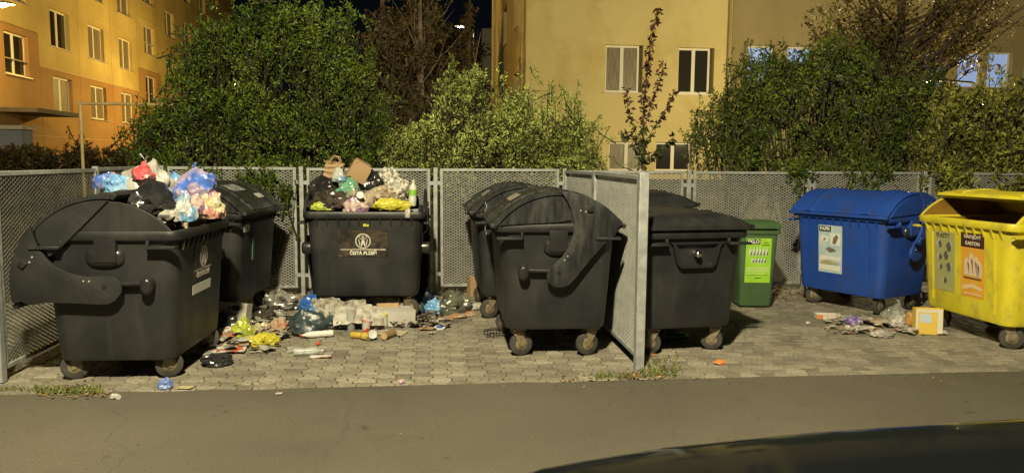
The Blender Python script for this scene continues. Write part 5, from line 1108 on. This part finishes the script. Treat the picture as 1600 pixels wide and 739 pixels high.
def scraps(name, m, areas, n, s0, s1, hz):
    V = []; F = []
    for _ in range(n):
        a_ = random.choice(areas); p = G(random.uniform(a_[0], a_[1]), random.uniform(a_[2], a_[3])); s_ = random.uniform(s0, s1); k = len(V); z = .004+random.random()**2*hz; a = random.uniform(0, 6.28)
        for i in range(3):
            for j in range(3):
                x, y = (i-1)*s_*.5, (j-1)*s_*random.uniform(.3, .5); V.append((p.x+x*math.cos(a)-y*math.sin(a), p.y+x*math.sin(a)+y*math.cos(a), z+random.uniform(0, .35)*s_))
        for i in range(2):
            for j in range(2): q = k+i*3+j; F.append((q, q+1, q+4, q+3))
    me = bpy.data.meshes.new(name); set_raw(me, V, F); me.materials.append(m); ob(name, me, kind='stuff')
LA = [(300, 440, 505, 550), (380, 450, 488, 530), (505, 600, 492, 515), (560, 700, 496, 512)]; RA = [(1290, 1470, 498, 524)]
scraps('torn_paper_bits', PAP, LA+RA, 200, .02, .10, .05)
scraps('soiled_paper_bits', PAPG, LA, 160, .03, .12, .05)
scraps('pink_bits', B_PINK, LA+RA, 60, .02, .07, .04)
scraps('ochre_bits', B_MIX, LA+RA, 70, .02, .08, .04)
scraps('torn_brown_bits', B_RUST, LA+RA[:1], 90, .02, .07, .03)
scraps('dark_film_bits', B_DARK, LA, 170, .03, .12, .05)
# loose grit on the road
V = []; F = []
for _ in range(900):
    p = G(random.uniform(0, 1600), random.uniform(606, 735)); s_ = random.uniform(.0015, .005); k = len(V)
    for q in ((-1, -1, 0), (1, -1, 0), (1, 1, 0), (-1, 1, 0), (0, 0, 1.)): V.append((p.x+q[0]*s_*random.uniform(.6, 1.2), p.y+q[1]*s_*random.uniform(.6, 1.2), q[2]*s_*.9))
    F += [(k, k+1, k+4), (k+1, k+2, k+4), (k+2, k+3, k+4), (k+3, k, k+4)]
me = bpy.data.meshes.new('road_grit'); set_raw(me, V, F); me.materials.append(M['rubber']); ob('road_grit', me, kind='stuff')

# ---- parked black car in the foreground ----
car = thing('parked_car', 'glossy black parked car, only its bonnet edge in the lower right foreground', 'car', (-.10, 1.42, 0), R(-9.5)); car.scale = (1, 1, 1.02)
def car_body():
    # station: x, half width, bottom z, belt z, deck z
    S = [(0, .55, .32, .46, .50), (.05, .70, .25, .56, .60), (.18, .80, .2, .635, .675), (.45, .86, .2, .70, .745), (.9, .89, .2, .765, .81), (1.35, .90, .2, .815, .865), (1.8, .90, .2, .855, .90), (2.6, .90, .2, .93, .96), (3.4, .90, .2, .94, .98), (3.9, .88, .22, .93, .97), (4.25, .82, .27, .88, .93), (4.38, .70, .35, .75, .84)]
    rings = []
    for x, wd, zb_, zs, zt_ in S:
        half = [(wd*.90, zb_), (wd*.98, zb_+.1), (wd, (zb_+zs)/2), (wd*.985, zs-.06), (wd*.95, zs-.005), (wd*.86, zs+.028), (wd*.6, zt_-.008), (wd*.25, zt_+.004)]
        rings.append([(x-(.10*(1-(y/wd)**2) if x < .2 else 0), y, z) for y, z in half]+[(x-(.10*(1-(y/wd)**2) if x < .2 else 0), -y, z) for y, z in half[::-1]])
    b = MB(); b.loft(rings); me = b.mesh('body', M['car']); bm = bmesh.new(); bm.from_mesh(me)
    bmesh.ops.subdivide_edges(bm, edges=bm.edges, cuts=1, use_grid_fill=True, smooth=.6); bm.to_mesh(me); bm.free(); smooth_mesh(me, 60); return me
ob('body', car_body(), car)
def gh(x, wd, z): return [(x, wd, z), (x, -wd, z)]
b = MB(); b.loft([[(1.95, .78, .93), (1.95, -.78, .93), (4.0, -.76, .95), (4.0, .76, .95)], [(2.6, .62, 1.36), (2.6, -.62, 1.36), (3.5, -.6, 1.36), (3.5, .6, 1.36)]]); ob('windows', bevel(b.mesh('windows', M['car_glass']), .03, 3), car)
b = MB(); b.loft([[(2.56, .63, 1.35), (2.56, -.63, 1.35), (3.55, -.61, 1.35), (3.55, .61, 1.35)], [(2.7, .55, 1.42), (2.7, -.55, 1.42), (3.4, -.53, 1.42), (3.4, .53, 1.42)]]); ob('roof', bevel(b.mesh('roof', M['car']), .03, 3), car)
for sy in (-1, 1):
    for x in (.78, 3.45):
        wh = ob('wheel', MB().lathe([(.2, -.1), (.3, -.1), (.32, -.08), (.32, .08), (.3, .1), (.2, .1)], 28, 'Y').mesh('wheel', M['trim'], 40), car, (x, sy*.81, .32)); ob('rim', MB().lathe([(.04, -.104), (.2, -.102), (.21, -.09), (.21, .09), (.2, .102), (.04, .104)], 20, 'Y').mesh('rim', M['galv'], 40), wh)
    ob('headlight', bevel(MB().box((.10, sy*.52, .50), (.12, .26, .10)).mesh('headlight', M['headl']), .03, 3), car)
    ob('wing_mirror', bevel(MB().box((2.25, sy*.98, .98), (.10, .16, .11)).mesh('wing_mirror', M['car']), .03, 3), car)
ob('grille', MB().box((-.02, 0, .42), (.08, .7, .12)).mesh('grille', M['trim']), car)
